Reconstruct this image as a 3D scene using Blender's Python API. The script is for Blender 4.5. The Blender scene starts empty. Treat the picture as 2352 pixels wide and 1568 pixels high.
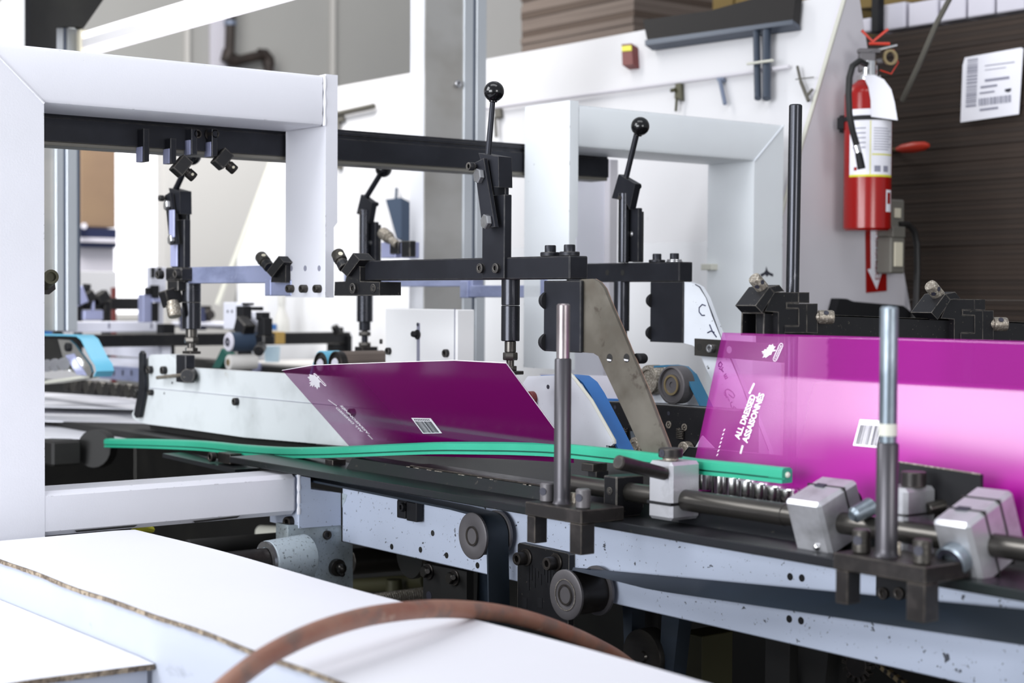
import bpy, math, random
from mathutils import Vector as V, Matrix
random.seed(7)
C = bpy.context.scene.collection
SC = bpy.context.scene
# ------------------------------------------------------------------ camera
H = 1.35
FPX = 3757.7
yaw, pit, rol = math.radians(37.82), math.radians(-1.562), math.radians(0.335)
Fd = V((-math.cos(yaw)*math.cos(pit), math.sin(yaw)*math.cos(pit), math.sin(pit)))
Rd = Fd.cross(V((0, 0, 1))).normalized(); Ud = Rd.cross(Fd)
Rd, Ud = (Rd*math.cos(rol)+Ud*math.sin(rol)), (Ud*math.cos(rol)-Rd*math.sin(rol))
CAM = V((0, 0, H))
cam_d = bpy.data.cameras.new('camera'); cam = bpy.data.objects.new('camera', cam_d); C.objects.link(cam)
cam_d.sensor_width = 36; cam_d.lens = FPX/2352*36; cam_d.clip_start = .05
cam.matrix_world = Matrix(((Rd.x, Ud.x, -Fd.x, CAM.x), (Rd.y, Ud.y, -Fd.y, CAM.y), (Rd.z, Ud.z, -Fd.z, CAM.z), (0, 0, 0, 1)))
cam_d.dof.use_dof = True; cam_d.dof.focus_distance = 2.95; cam_d.dof.aperture_fstop = 4.0
SC.camera = cam
# ------------------------------------------------------------------ light
vs = SC.view_settings; vs.view_transform = 'Standard'; vs.look = 'None'; vs.gamma = 1; vs.exposure = 0.06
try: vs.use_curve_mapping = False
except Exception: pass
W = bpy.data.worlds.new('room_light'); SC.world = W; W.use_nodes = True
bg = W.node_tree.nodes['Background']; bg.inputs[0].default_value = (.86, .91, 1, 1); bg.inputs[1].default_value = .50
def area(name, loc, target, sx, sy, power, col=(1, 1, 1)):
    l = bpy.data.lights.new(name, 'AREA'); l.shape = 'RECTANGLE'; l.size = sx; l.size_y = sy; l.energy = power; l.color = col
    o = bpy.data.objects.new(name, l); C.objects.link(o); o.location = loc
    o.rotation_euler = (V(target)-V(loc)).to_track_quat('-Z', 'Y').to_euler(); return o
area('ceiling_light_bank', (-1.6, 1.2, 4.3), (-2.2, 1.9, .8), 3.0, 1.2, 44, (.95, .97, 1))
area('window_side_lamp', (-3.0, -.15, 2.55), (-1.4, 1.85, 1.12), 1.25, 1.2, 48, (.95, .97, 1))
area('aisle_fill_lamp', (1.9, 1.5, 1.75), (-2.9, 2.0, 1.1), 1.4, 1.2, 50, (1, 1, 1))  # added fill brightening the faces turned toward the camera end
area('aisle_fill_panel', (-.9, -5.0, 1.7), (-2.4, 1.9, 1.0), 4.4, 2.4, 430, (.93, .96, 1))  # invented broad fill for the faces toward the aisle, no known window
area('rear_fill_light', (-6.0, 2.2, 4.4), (-8.5, 4.2, 1.6), 3.0, 2.0, 230, (1, .98, .95))  # added light that lifts the dark end wall
# ------------------------------------------------------------------ pixel helpers (rays of the calibrated camera)
def ray(x, y): return Fd + Rd*((x-1176)/FPX) - Ud*((y-784)/FPX)
def PX(x, y, X): r = ray(x, y); return CAM + r*(X/r.x)
def PY(x, y, Y): r = ray(x, y); return CAM + r*(Y/r.y)
def PZ(x, y, Z): r = ray(x, y); return CAM + r*((Z-H)/r.z)
def PS(x, y, s): return CAM + ray(x, y)*s
def rad(px, p): return px*((p-CAM).dot(Fd))/FPX      # a length of px pixels at the depth of p
# ------------------------------------------------------------------ materials
def lin(c):
    if isinstance(c, str): c = [int(c[i:i+2], 16)/255 for i in (0, 2, 4)]
    return tuple(((v+.055)/1.055)**2.4 if v > .04045 else v/12.92 for v in c)+(1,)
class Mat:
    def __init__(s, name, col, rough=.5, metal=0, spec=.5, **k):
        s.m = bpy.data.materials.new(name); s.m.use_nodes = True; s.t = s.m.node_tree
        s.b = s.t.nodes['Principled BSDF']; s.c = lin(col)
        s.b.inputs['Base Color'].default_value = s.c; s.b.inputs['Roughness'].default_value = rough
        s.b.inputs['Metallic'].default_value = metal; s.b.inputs['Specular IOR Level'].default_value = spec
        s.col = None
    def n(s, ty, **k):
        x = s.t.nodes.new(ty)
        for a, v in k.items():
            if isinstance(getattr(x, a, None), type(None)) and not hasattr(x, a): x.inputs[a].default_value = v
            else: setattr(x, a, v)
        return x
    def coord(s, sc=(1, 1, 1)):
        g = s.n('ShaderNodeNewGeometry'); mp = s.n('ShaderNodeMapping'); mp.inputs['Scale'].default_value = sc
        s.t.links.new(g.outputs['Position'], mp.inputs['Vector']); return mp.outputs[0]
    def noise(s, scale, sc=(1, 1, 1), detail=4, rough=.6):
        x = s.n('ShaderNodeTexNoise'); x.inputs['Scale'].default_value = scale; x.inputs['Detail'].default_value = detail
        x.inputs['Roughness'].default_value = rough
        s.t.links.new(s.coord(sc), x.inputs['Vector']); return x.outputs['Fac']
    def ramp(s, f, a, b):
        r = s.n('ShaderNodeMapRange'); r.inputs['From Min'].default_value = a; r.inputs['From Max'].default_value = b
        s.t.links.new(f, r.inputs['Value']); return r.outputs[0]
    def over(s, fac, col, amt=1.0):
        mx = s.n('ShaderNodeMix'); mx.data_type = 'RGBA'
        if amt != 1.0:
            mu = s.n('ShaderNodeMath'); mu.operation = 'MULTIPLY'; mu.inputs[1].default_value = amt
            s.t.links.new(fac, mu.inputs[0]); fac = mu.outputs[0]
        s.t.links.new(fac, mx.inputs['Factor'])
        if s.col is None: mx.inputs['A'].default_value = s.c
        else: s.t.links.new(s.col, mx.inputs['A'])
        mx.inputs['B'].default_value = lin(col)
        s.col = mx.outputs['Result']; s.t.links.new(s.col, s.b.inputs['Base Color']); return s
    def spots(s, scale, lo, hi, col, amt=1.0, sc=(1, 1, 1), detail=4):
        return s.over(s.ramp(s.noise(scale, sc, detail), lo, hi), col, amt)
    def bump(s, scale, dist, sc=(1, 1, 1), st=.5):
        b = s.n('ShaderNodeBump'); b.inputs['Strength'].default_value = st; b.inputs['Distance'].default_value = dist
        s.t.links.new(s.noise(scale, sc), b.inputs['Height']); s.t.links.new(b.outputs[0], s.b.inputs['Normal']); return s
    def roughvar(s, scale, a, b, sc=(1, 1, 1)):
        r = s.n('ShaderNodeMapRange'); r.inputs['To Min'].default_value = a; r.inputs['To Max'].default_value = b
        s.t.links.new(s.noise(scale, sc), r.inputs['Value']); s.t.links.new(r.outputs[0], s.b.inputs['Roughness']); return s
    def emit(s, col, st):
        s.b.inputs['Emission Color'].default_value = lin(col); s.b.inputs['Emission Strength'].default_value = st; return s
def edgewear(m, col, rad_=.003, amt=.8, scale=60, lo=.30, hi=.62):
    bv = m.n('ShaderNodeBevel'); bv.samples = 4; bv.inputs['Radius'].default_value = rad_
    g = m.n('ShaderNodeNewGeometry'); d = m.n('ShaderNodeVectorMath'); d.operation = 'DOT_PRODUCT'
    m.t.links.new(bv.outputs[0], d.inputs[0]); m.t.links.new(g.outputs['Normal'], d.inputs[1])
    r = m.ramp(d.outputs['Value'], .985, .90)
    mu = m.n('ShaderNodeMath'); mu.operation = 'MULTIPLY'
    m.t.links.new(r, mu.inputs[0]); m.t.links.new(m.ramp(m.noise(scale), lo, hi), mu.inputs[1])
    m.over(mu.outputs[0], col, amt); return m
M = {}
def mk(k, name, col, *a, **kw): M[k] = Mat(name, col, *a, **kw); return M[k]
mk('white', 'white machine paint', 'e3e7ea', .38).spots(2.5, .45, .8, 'd4d6da', .5).spots(90, .74, .78, '55504a', .6).bump(260, .0004)
mk('whitedimmed', 'white machine paint dimmed for strong light', 'dcdce3', .38).spots(2.5, .45, .8, 'cbccd2', .5).spots(90, .74, .78, '55504a', .6).bump(260, .0004)  # same white, darkened in colour where strong light falls on the left frame
mk('whitedirt', 'dirty white machine paint', 'dfe3ea', .42).spots(3, .5, .75, 'b9bcc0', .6).spots(80, .69, .715, '2a2826', .85).spots(180, .70, .74, '3a3734', .9)
mk('beam', 'pale blue white beam paint', 'c4cde0', .42).spots(2.2, .5, .8, 'aab2c0', .5).spots(58, .662, .682, '26262a', .9, (1, 1, 1.3)).spots(150, .67, .70, '2a2a2e', .85)
mk('guide', 'greyed white guide paint', 'd6dadc', .33).spots(6, .5, .75, 'aeb2b2', .6).spots(12, .68, .8, '9a8770', .5).spots(150, .72, .76, '7a7872', .6)
mk('cast', 'grimy grey cast paint', 'b4c0c8', .6).spots(9, .45, .7, '7b807c', .7).spots(170, .58, .68, '2c2b28', .75).bump(90, .0015)
for k_ in ('white', 'whitedimmed'): edgewear(M[k_], '4c4a46', .0035, .75, 55, .60, .66)
mk('blackrod', 'dark polished rod', '35363b', .24, .8).spots(60, .62, .72, '5c5c60', .6, (1, 1, .4)).roughvar(30, .18, .34)
mk('steelrod', 'dull steel rod', '948c8d', .3, .8).spots(24, .5, .7, '6f6667', .7, (1, 1, .4)).roughvar(30, .24, .4)
mk('sleeve', 'dark grey steel sleeve', '4a484c', .36, .6).roughvar(30, .28, .46)
mk('racklift', 'white rack board lightened against shade', 'eeeef0', .6)  # rack white lightened in colour to offset shade on the lower board
mk('black', 'black oxide steel', '23242a', .42, .55, .4).spots(7, .45, .75, '34363e', .6).roughvar(30, .36, .5)
mk('blackworn', 'worn black steel', '1f1f22', .5, .4, .45).spots(160, .66, .72, '6d675c', .8).spots(6, .5, .8, '302f2f', .6).roughvar(40, .35, .55)
edgewear(M['black'], '8b8780', .0022, .45)
edgewear(M['blackworn'], 'a39c92', .0026, .75)
mk('blackmat', 'matt black paint', '17171a', .6, 0, .3)
mk('brownblack', 'brown black gunmetal', '2c2928', .42, .55).spots(25, .5, .7, '474240', .6).roughvar(60, .3, .5)
edgewear(M['brownblack'], '8c8276', .0022, .5)
mk('table', 'black bed plate', '25262a', .36, .45).spots(5, .45, .7, '1b2a24', .7).spots(60, .66, .72, '5a564e', .5).bump(120, .0004, (.2, 1, 1))
mk('ball', 'black gloss plastic', '0c0c0e', .16)
mk('blue_steel', 'bluish ground steel', 'a0a7c8', .42, .35).spots(14, .42, .7, '6f7795', .8, (.5, 1, 1)).spots(60, .6, .72, 'a9aec8', .5)
mk('steel', 'bright steel', 'b9b9bb', .28, .9).spots(30, .5, .75, '8b8985', .6)
mk('knurl', 'knurled steel', '8d857a', .5, .75).spots(260, .5, .6, 'c9c2b5', .8)
mk('darkknurl', 'dark knurled steel', '46433f', .42, .7).spots(220, .55, .65, '6f6a62', .6)
mk('galv', 'galvanised steel', '8e979f', .38, .75).spots(22, .42, .62, '5d666e', .8, (1, 1, .35)).roughvar(30, .28, .5)
mk('alu', 'cast aluminium', 'c4c4c8', .34, .6).spots(18, .5, .75, '8f8e8f', .7).bump(200, .0005)
mk('aluprofile', 'anodised aluminium', 'c4c8cc', .42, .6).spots(1.2, .4, .7, 'aab0b6', .5, (1, 1, .4))
mk('panelsteel', 'stainless sheet', 'b4b2ae', .32, .5).spots(1.8, .45, .68, '8a8378', .75, (1, 1, 1.4)).spots(1.2, .6, .75, 'cfc8bf', .6, (1, 1, 2.5)).bump(60, .0006, (1, 1, .05))
mk('rust', 'raw rusty steel', '5a554c', .52, .45).spots(9, .42, .66, '78736a', .7).spots(5, .55, .75, '46382b', .7).spots(28, .62, .70, '3a3028', .8)
mk('rustedge', 'rusty flame cut edge', '98796a', .7, .1).spots(60, .45, .65, 'a88f7c', .8).spots(20, .55, .7, '6c4a30', .6)
mk('rubber', 'dark blue rubber belt', '1f2832', .55).spots(8, .45, .75, '2a384a', .7, (.3, 1, 1))
mk('bluebelt', 'blue drive belt', '2f6fb4', .42).spots(3, .4, .7, '275a9a', .6)
mk('tealbelt', 'teal blue drive belt', '2f6787', .42).spots(3, .4, .7, '3f7d98', .6)
mk('skybelt', 'sky blue belt', '5fb2d2', .4).spots(4, .4, .7, '7cc6de', .6)
mk('green', 'sea green plastic', '2a9c7c', .36).spots(5, .4, .7, '38a88a', .6).spots(150, .68, .74, '9adfc8', .5).bump(80, .0006)
mk('greendark', 'dark groove', '1c5a4e', .5)
mk('card', 'white coated board', 'd4d4da', .55).spots(1.5, .4, .7, 'cfcfd6', .5)
mk('cardside', 'worn white box side with painted shade', 'b0b5c2', .6).spots(3, .45, .7, 'a2a8b6', .7).spots(24, .64, .72, '8f929c', .6, (.5, 1, 1))  # shade of the white side put into the base colour, scuffs as spots
mk('cardedge', 'brown fluted board edge', '6e6154', .85).spots(70, .45, .6, 'a2937f', .9).spots(150, .5, .6, '40362d', .7)
mk('hose', 'red brown rubber hose', '7c5243', .5).spots(9, .40, .62, '8e6a59', .8, (2, 1, 1)).spots(22, .52, .66, '66564f', .7).spots(40, .66, .72, 'a58d7c', .6)
mk('wall', 'grey hall wall', 'a4a3a0', .8).spots(.6, .4, .7, '9b9a98', .6)
mk('wallside', 'white hall wall', 'c9c7c4', .8)
mk('floor', 'dark concrete', '4a4844', .75).spots(1.5, .4, .7, '37352f', .7)
mk('rack', 'white painted rack board', 'd2d1d3', .6).spots(1.2, .5, .8, 'cac9cb', .6).spots(30, .72, .77, 'a09b98', .6)
mk('rackside', 'lavender white rack side', 'd2cfd4', .6).spots(1.5, .45, .7, 'c3bdc4', .6).spots(8, .66, .74, 'b2a3ac', .5)
mk('brownsheet', 'brown corrugated sheets', '33271f', .8).spots(3, .4, .7, '30251f', .7, (.3, .3, 8)).spots(40, .5, .7, '3e3028', .5, (.05, .05, 4))
mk('brownsheet2', 'dark brown corrugated sheets', '2b211b', .8).spots(40, .5, .7, '40332a', .6, (.05, .05, 4))
mk('taupe', 'grey brown board sheets', '5f534c', .8).spots(30, .4, .6, '71655d', .7, (.05, .05, 6))
mk('taupe2', 'dark grey brown board sheets', '43362e', .8).spots(30, .4, .6, '54463c', .7, (.05, .05, 6))
mk('ochre', 'ochre board', '6a5624', .7).spots(2, .4, .7, '5c4a1e', .6)
mk('lilacbox', 'pale lilac board', 'cfccd6', .7)
mk('red', 'red enamel', '940803', .22)
mk('redplastic', 'red plastic', 'c0341f', .4)
mk('label', 'white paper', 'ecebf2', .6)
mk('yellow', 'yellow print', 'd8d33a', .5)
mk('ink', 'dark print', '2c2c38', .6)
mk('greyink', 'grey print', '8a8a9a', .6)
mk('marker', 'blue black marker ink', '20264a', .6)
mk('maroon', 'maroon enamel', '6a2420', .5)
mk('bristle', 'black bristle', '1b1817', .8).bump(300, .004, (1, 1, .1))
mk('greypipe', 'blue grey painted metal', '727c90', .45, .3)
mk('rod_blue', 'grey blue tube', '424a57', .4, .4)
mk('darkpipe', 'dark iron pipe', '2e2622', .55, .2).spots(10, .5, .7, '413530', .6)
mk('brownbox', 'brown board', '8c745c', .8).spots(1.6, .4, .65, '7c6454', .8)
mk('whitebox', 'white lacquer', 'f3f2f2', .4).spots(40, .70, .75, '5a5652', .8)
mk('whitepart', 'white lacquered metal', 'e4e4ee', .4)
mk('lilacmetal', 'lilac grey metal', 'a9add0', .4, .2)
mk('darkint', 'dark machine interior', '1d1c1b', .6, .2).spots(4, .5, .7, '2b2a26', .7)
mk('shaftsteel', 'oily dark shaft', '55524e', .3, .85).spots(20, .5, .7, '3b3936', .7, (.2, 1, 1))
mk('pulley', 'matt grey pulley steel', '636062', .5, .45).spots(12, .5, .75, '524e4f', .6)
mk('glareside', 'white side with painted glare', 'f4f4f8', .35)  # backlight on the post's folded side put into its white colour
mk('chrome', 'chrome', 'dcdcdc', .12, 1)
mk('orange', 'amber plastic', 'b8954e', .5)
mk('bottle', 'white bottle plastic', 'dedcd6', .4)
mk('cup', 'pale blue cup', 'a9c0ce', .4)
mk('navy', 'navy plastic', '262c4a', .4)
mk('navycloth', 'dark blue cloth', '2b3b50', .8)
mk('cable', 'black cable', '1b1a1a', .5)
mk('greycable', 'grey cord', '57544c', .6)
mk('elecbox', 'grey electrical box', '77746c', .5, .2)
mk('ivory', 'ivory plate', 'd9d2bc', .45)
mk('brass', 'brass', 'b6a27a', .3, .9)
mk('windowglow', 'bright window glass', 'ffffff', .5).emit('f6f5ff', 1.15)
mk('tube', 'fluorescent tube', 'ffffff', .5).emit('fbf6ff', 1.2)
mk('fixture', 'white light fixture', 'e6e3e4', .4)
mk('grille', 'warm grey board', 'c9c6c2', .7)
mk('ptwhite', 'white print', 'fbf6fc', .4)
mk('tape', 'cream tape', 'c9c8bc', .6)
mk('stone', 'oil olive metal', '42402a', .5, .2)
# ------------------------------------------------------------------ mesh builder
class MB:
    def __init__(s): s.v = []; s.f = []
    def add(s, vs_, fs_):
        o = len(s.v); s.v += [V(p) for p in vs_]; s.f += [tuple(i+o for i in f) for f in fs_]; return s
    def obox(s, c, ax, h, b=0.0):
        c = V(c); a = [V(x).normalized() for x in ax]
        b = min(b, .45*min(h))
        if b <= 0:
            vs_ = [c+a[0]*h[0]*i+a[1]*h[1]*j+a[2]*h[2]*k for i in (-1, 1) for j in (-1, 1) for k in (-1, 1)]
            fs_ = [(0, 1, 3, 2), (4, 6, 7, 5), (0, 4, 5, 1), (2, 3, 7, 6), (0, 2, 6, 4), (1, 5, 7, 3)]
            return s.add(vs_, fs_)
        vs_ = []; ix = {}
        for i in (-1, 1):
            for j in (-1, 1):
                for k in (-1, 1):
                    for m in range(3):
                        d = [h[0]-b, h[1]-b, h[2]-b]; d[m] = h[m]
                        ix[(i, j, k, m)] = len(vs_); vs_.append(c+a[0]*d[0]*i+a[1]*d[1]*j+a[2]*d[2]*k)
        fs_ = []
        S = (-1, 1)
        for i in S: fs_.append([ix[(i, j, k, 0)] for j, k in ((-1, -1), (1, -1), (1, 1), (-1, 1))])
        for j in S: fs_.append([ix[(i, j, k, 1)] for i, k in ((-1, -1), (1, -1), (1, 1), (-1, 1))])
        for k in S: fs_.append([ix[(i, j, k, 2)] for i, j in ((-1, -1), (1, -1), (1, 1), (-1, 1))])
        for i in S:
            for j in S: fs_.append([ix[(i, j, -1, 0)], ix[(i, j, 1, 0)], ix[(i, j, 1, 1)], ix[(i, j, -1, 1)]])
            for k in S: fs_.append([ix[(i, -1, k, 0)], ix[(i, 1, k, 0)], ix[(i, 1, k, 2)], ix[(i, -1, k, 2)]])
        for j in S:
            for k in S: fs_.append([ix[(-1, j, k, 1)], ix[(1, j, k, 1)], ix[(1, j, k, 2)], ix[(-1, j, k, 2)]])
        for i in S:
            for j in S:
                for k in S: fs_.append([ix[(i, j, k, m)] for m in range(3)])
        out = []
        for f in fs_:
            p = [vs_[q] for q in f]; nn = (p[1]-p[0]).cross(p[2]-p[0]); cc = sum(p, V())/len(p)-c
            out.append(tuple(f) if nn.dot(cc) > 0 else tuple(reversed(f)))
        return s.add(vs_, out)
    def box(s, a, b_, b=.0015):
        a = V(a); b_ = V(b_); lo = V([min(a[i], b_[i]) for i in range(3)]); hi = V([max(a[i], b_[i]) for i in range(3)])
        return s.obox((lo+hi)/2, ((1, 0, 0), (0, 1, 0), (0, 0, 1)), tuple((hi-lo)/2), b)
    def bY(s, Y, x0, y0, x1, y1, th, b=.0015):      # box whose -Y face fills the pixel rectangle
        ym = (y0+y1)/2; xm = (x0+x1)/2
        return s.box((PY(x0, ym, Y).x, Y, PY(xm, y1, Y).z), (PY(x1, ym, Y).x, Y+th, PY(xm, y0, Y).z), b)
    def bX(s, X, x0, y0, x1, y1, th, b=.0015):      # box whose +X face fills the pixel rectangle
        ym = (y0+y1)/2; xm = (x0+x1)/2
        return s.box((X, PX(x0, ym, X).y, PX(xm, y1, X).z), (X-th, PX(x1, ym, X).y, PX(xm, y0, X).z), b)
    def prism(s, pts, vec, flip=None):
        pts = [V(p) for p in pts]; vec = V(vec); n = len(pts)
        nn = V()
        for i in range(n): nn += (pts[i]-pts[0]).cross(pts[(i+1) % n]-pts[0])
        if nn.dot(vec) > 0: pts.reverse()
        fs_ = [tuple(range(n)), tuple(range(2*n-1, n-1, -1))]
        fs_ += [(i, i+n, (i+1) % n+n, (i+1) % n) for i in range(n)]
        return s.add(pts+[p+vec for p in pts], [tuple(reversed(f)) if 0 else f for f in fs_])
    def pY(s, Y, pl, th): return s.prism([PY(x, y, Y) for x, y in pl], (0, th, 0))
    def pX(s, X, pl, th): return s.prism([PX(x, y, X) for x, y in pl], (-th, 0, 0))
    def lathe(s, p, ax, prof, n=20, closed=False):
        ax = V(ax).normalized(); e = ax.orthogonal().normalized(); g = ax.cross(e); p = V(p)
        vs_ = []; fs_ = []
        for r, t in prof:
            for i in range(n):
                q = 2*math.pi*i/n; vs_.append(p+ax*t+(e*math.cos(q)+g*math.sin(q))*r)
        m = len(prof)
        for j in range(m-1 if not closed else m):
            k = (j+1) % m
            for i in range(n):
                fs_.append((j*n+i, j*n+(i+1) % n, k*n+(i+1) % n, k*n+i))
        if not closed:
            if prof[0][0] > 1e-6: fs_.append(tuple(reversed(range(n))))
            if prof[-1][0] > 1e-6: fs_.append(tuple((m-1)*n+i for i in range(n)))
        return s.add(vs_, fs_)
    def cyl(s, p0, p1, r, r1=None, n=20, b=.0012):
        p0 = V(p0); p1 = V(p1); L = (p1-p0).length; r1 = r if r1 is None else r1; b = min(b, r*.4, r1*.4, L*.3)
        return s.lathe(p0, p1-p0, [(r-b, 0), (r, b), (r1, L-b), (r1-b, L)], n)
    def tubepath(s, pts, r, n=12, closed=False):
        pts = [V(p) for p in pts]; vs_ = []; fs_ = []; m = len(pts); e = None
        for j, p in enumerate(pts):
            t = (pts[min(j+1, m-1)]-pts[max(j-1, 0)]).normalized()
            if e is None: e = t.orthogonal().normalized()
            e = (e-t*e.dot(t)).normalized(); g = t.cross(e)
            rr = r[j] if isinstance(r, (list, tuple)) else r
            vs_ += [p+(e*math.cos(2*math.pi*i/n)+g*math.sin(2*math.pi*i/n))*rr for i in range(n)]
        for j in range(m-1):
            for i in range(n): fs_.append((j*n+i, j*n+(i+1) % n, (j+1)*n+(i+1) % n, (j+1)*n+i))
        fs_.append(tuple(reversed(range(n)))); fs_.append(tuple((m-1)*n+i for i in range(n)))
        return s.add(vs_, fs_)
    def sweep(s, pts, prof, up=(0, 0, 1)):           # closed profile [(a,b)] swept: a along side, b along up
        pts = [V(p) for p in pts]; m = len(pts); n = len(prof); vs_ = []; fs_ = []
        for j, p in enumerate(pts):
            t = (pts[min(j+1, m-1)]-pts[max(j-1, 0)]).normalized(); sd = t.cross(V(up)).normalized(); u = sd.cross(t)
            vs_ += [p+sd*a+u*b_ for a, b_ in prof]
        for j in range(m-1):
            for i in range(n): fs_.append((j*n+i, j*n+(i+1) % n, (j+1)*n+(i+1) % n, (j+1)*n+i))
        fs_.append(tuple(reversed(range(n)))); fs_.append(tuple((m-1)*n+i for i in range(n)))
        return s.add(vs_, fs_)
    def sphere(s, c, r, n=20, sq=(1, 1, 1)):
        m = n//2; return s.lathe(V(c)-V((0, 0, r)), (0, 0, 1), [(max(r*math.sin(math.pi*j/m), 1e-5), r-r*math.cos(math.pi*j/m)) for j in range(m+1)], n)
    def bolt(s, p, ax, r, h, n=18):                 # socket head cap screw sitting on p, head along ax
        return s.lathe(p, ax, [(r, 0), (r, h*.88), (r*.9, h), (r*.58, h), (r*.5, h*.93), (r*.5, h*.35), (1e-5, h*.35)], n)
    def hexbolt(s, p, ax, r, h):
        return s.lathe(p, ax, [(r, 0), (r, h*.8), (r*.88, h), (1e-5, h*1.03)], 6)
    def ring(s, p, ax, r0, r1, h, n=20):
        return s.lathe(p, ax, [(r1, 0), (r1, h), (r0, h), (r0, 0)], n, True)
    def drilled(s, p, ax, r, h):                    # knurled tommy-bar head with cross holes shown as recessed cups
        ax = V(ax).normalized()
        s.lathe(p, ax, [(r*.8, 0), (r*.8, h*.22), (r, h*.26), (r, h*.92), (r*.9, h), (1e-5, h)], 22); return s
    def text(s, str_, o, ex, ey, size, depth=.0003, fit=None, bold=.0):
        cu = bpy.data.curves.new('t', 'FONT'); cu.body = str_; cu.size = 1; cu.resolution_u = 3; cu.offset = bold
        ob = bpy.data.objects.new('t', cu); C.objects.link(ob); dg = bpy.context.evaluated_depsgraph_get()
        me = bpy.data.meshes.new_from_object(ob.evaluated_get(dg))
        ex = V(ex).normalized(); ey = V(ey).normalized(); ez = ex.cross(ey)
        vv = [v.co.copy() for v in me.vertices]; w = max(v.x for v in vv)-min(v.x for v in vv); x0 = min(v.x for v in vv)
        sx = size if fit is None else fit/w
        s.add([V(o)+ex*(v.x-x0)*sx+ey*v.y*size+ez*depth for v in vv], [tuple(p.vertices) for p in me.polygons])
        bpy.data.objects.remove(ob); bpy.data.curves.remove(cu); bpy.data.meshes.remove(me); return s
    def mesh(s, name, mat, org, ang=35):
        me = bpy.data.meshes.new(name); o = V(org)
        me.from_pydata([tuple(p-o) for p in s.v], [], s.f); me.validate()
        me.materials.append((M[mat] if isinstance(mat, str) else mat).m if not isinstance(mat, bpy.types.Material) else mat)
        me.shade_smooth(); me.set_sharp_from_angle(angle=math.radians(ang)); me.update(); return me
def B(): return MB()
class Thing:
    def __init__(s, name, label, cat, loc, group=None):
        s.o = bpy.data.objects.new(name, None); C.objects.link(s.o); s.o.location = V(loc); s.loc = V(loc)
        s.o.empty_display_size = .02
        s.o['label'] = label; s.o['category'] = cat
        if group: s.o['group'] = group
    def part(s, name, mb, mat, label=None, parent=None, kind=None):
        o = bpy.data.objects.new(name, mb.mesh(name, mat, s.loc)); C.objects.link(o); o.parent = parent or s.o
        if label: o['label'] = label
        if kind: o['kind'] = kind
        return o
def solo(name, label, cat, mb, mat, group=None):
    lo = V([min(p[i] for p in mb.v) for i in range(3)]); hi = V([max(p[i] for p in mb.v) for i in range(3)])
    loc = V(((lo.x+hi.x)/2, (lo.y+hi.y)/2, lo.z))
    o = bpy.data.objects.new(name, mb.mesh(name, mat, loc)); C.objects.link(o); o.location = loc
    o['label'] = label; o['category'] = cat
    if group: o['group'] = group
    return o
def struct(name, mb, mat, parent=None):
    o = bpy.data.objects.new(name, mb.mesh(name, mat, (0, 0, 0))); C.objects.link(o)
    if parent: o.parent = parent
    else: o['kind'] = 'structure'
    return o
def dup(t, loc, label, group=None):
    r = t.o.copy(); C.objects.link(r); r.location = V(loc); r['label'] = label
    if group: r['group'] = group
    for ch in list(t.o.children):
        c = ch.copy(); C.objects.link(c); c.parent = r
        for g in ch.children: d = g.copy(); C.objects.link(d); d.parent = c
    return r
X_, Y_, Z_ = V((1, 0, 0)), V((0, 1, 0)), V((0, 0, 1))
# ================================================================== the setting
struct('floor', B().box((-11, -4, -.1), (4, 10, 0), 0), 'floor')
struct('wall_end', B().box((-10.2, -4, 0), (-10, 10, 6), 0), 'wall')
struct('wall_back', B().box((-10, 9.2, 0), (4, 9.4, 6), 0), 'wallside')
wl = struct('trim_1', B().bX(-9.96, 428, -80, 436, 330, .03, 0), 'grille')        # wall panel seams
struct('trim_2', B().bX(-9.96, 486, -80, 520, 200, .03, 0), 'lilacbox')
struct('trim_3', B().bX(-9.96, 764, -80, 770, 230, .03, 0), 'grille')
# bright window beyond the machine
w1 = struct('window_1', B().bX(-9.3, 236, 300, 378, 330, .08).bX(-9.3, 236, 720, 378, 735, .08).bX(-9.3, 371, 300, 400, 735, .08), 'wallside')
struct('pane', B().bX(-9.32, 150, 325, 372, 730, .02, 0), 'windowglow', w1)
Xf = -2.9
Y1 = PX(748, 430, Xf).y; Y1b = PX(775, 430, Xf).y
Y2 = PX(1308, 400, Xf).y; Y2b = PX(1328, 400, Xf).y
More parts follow.
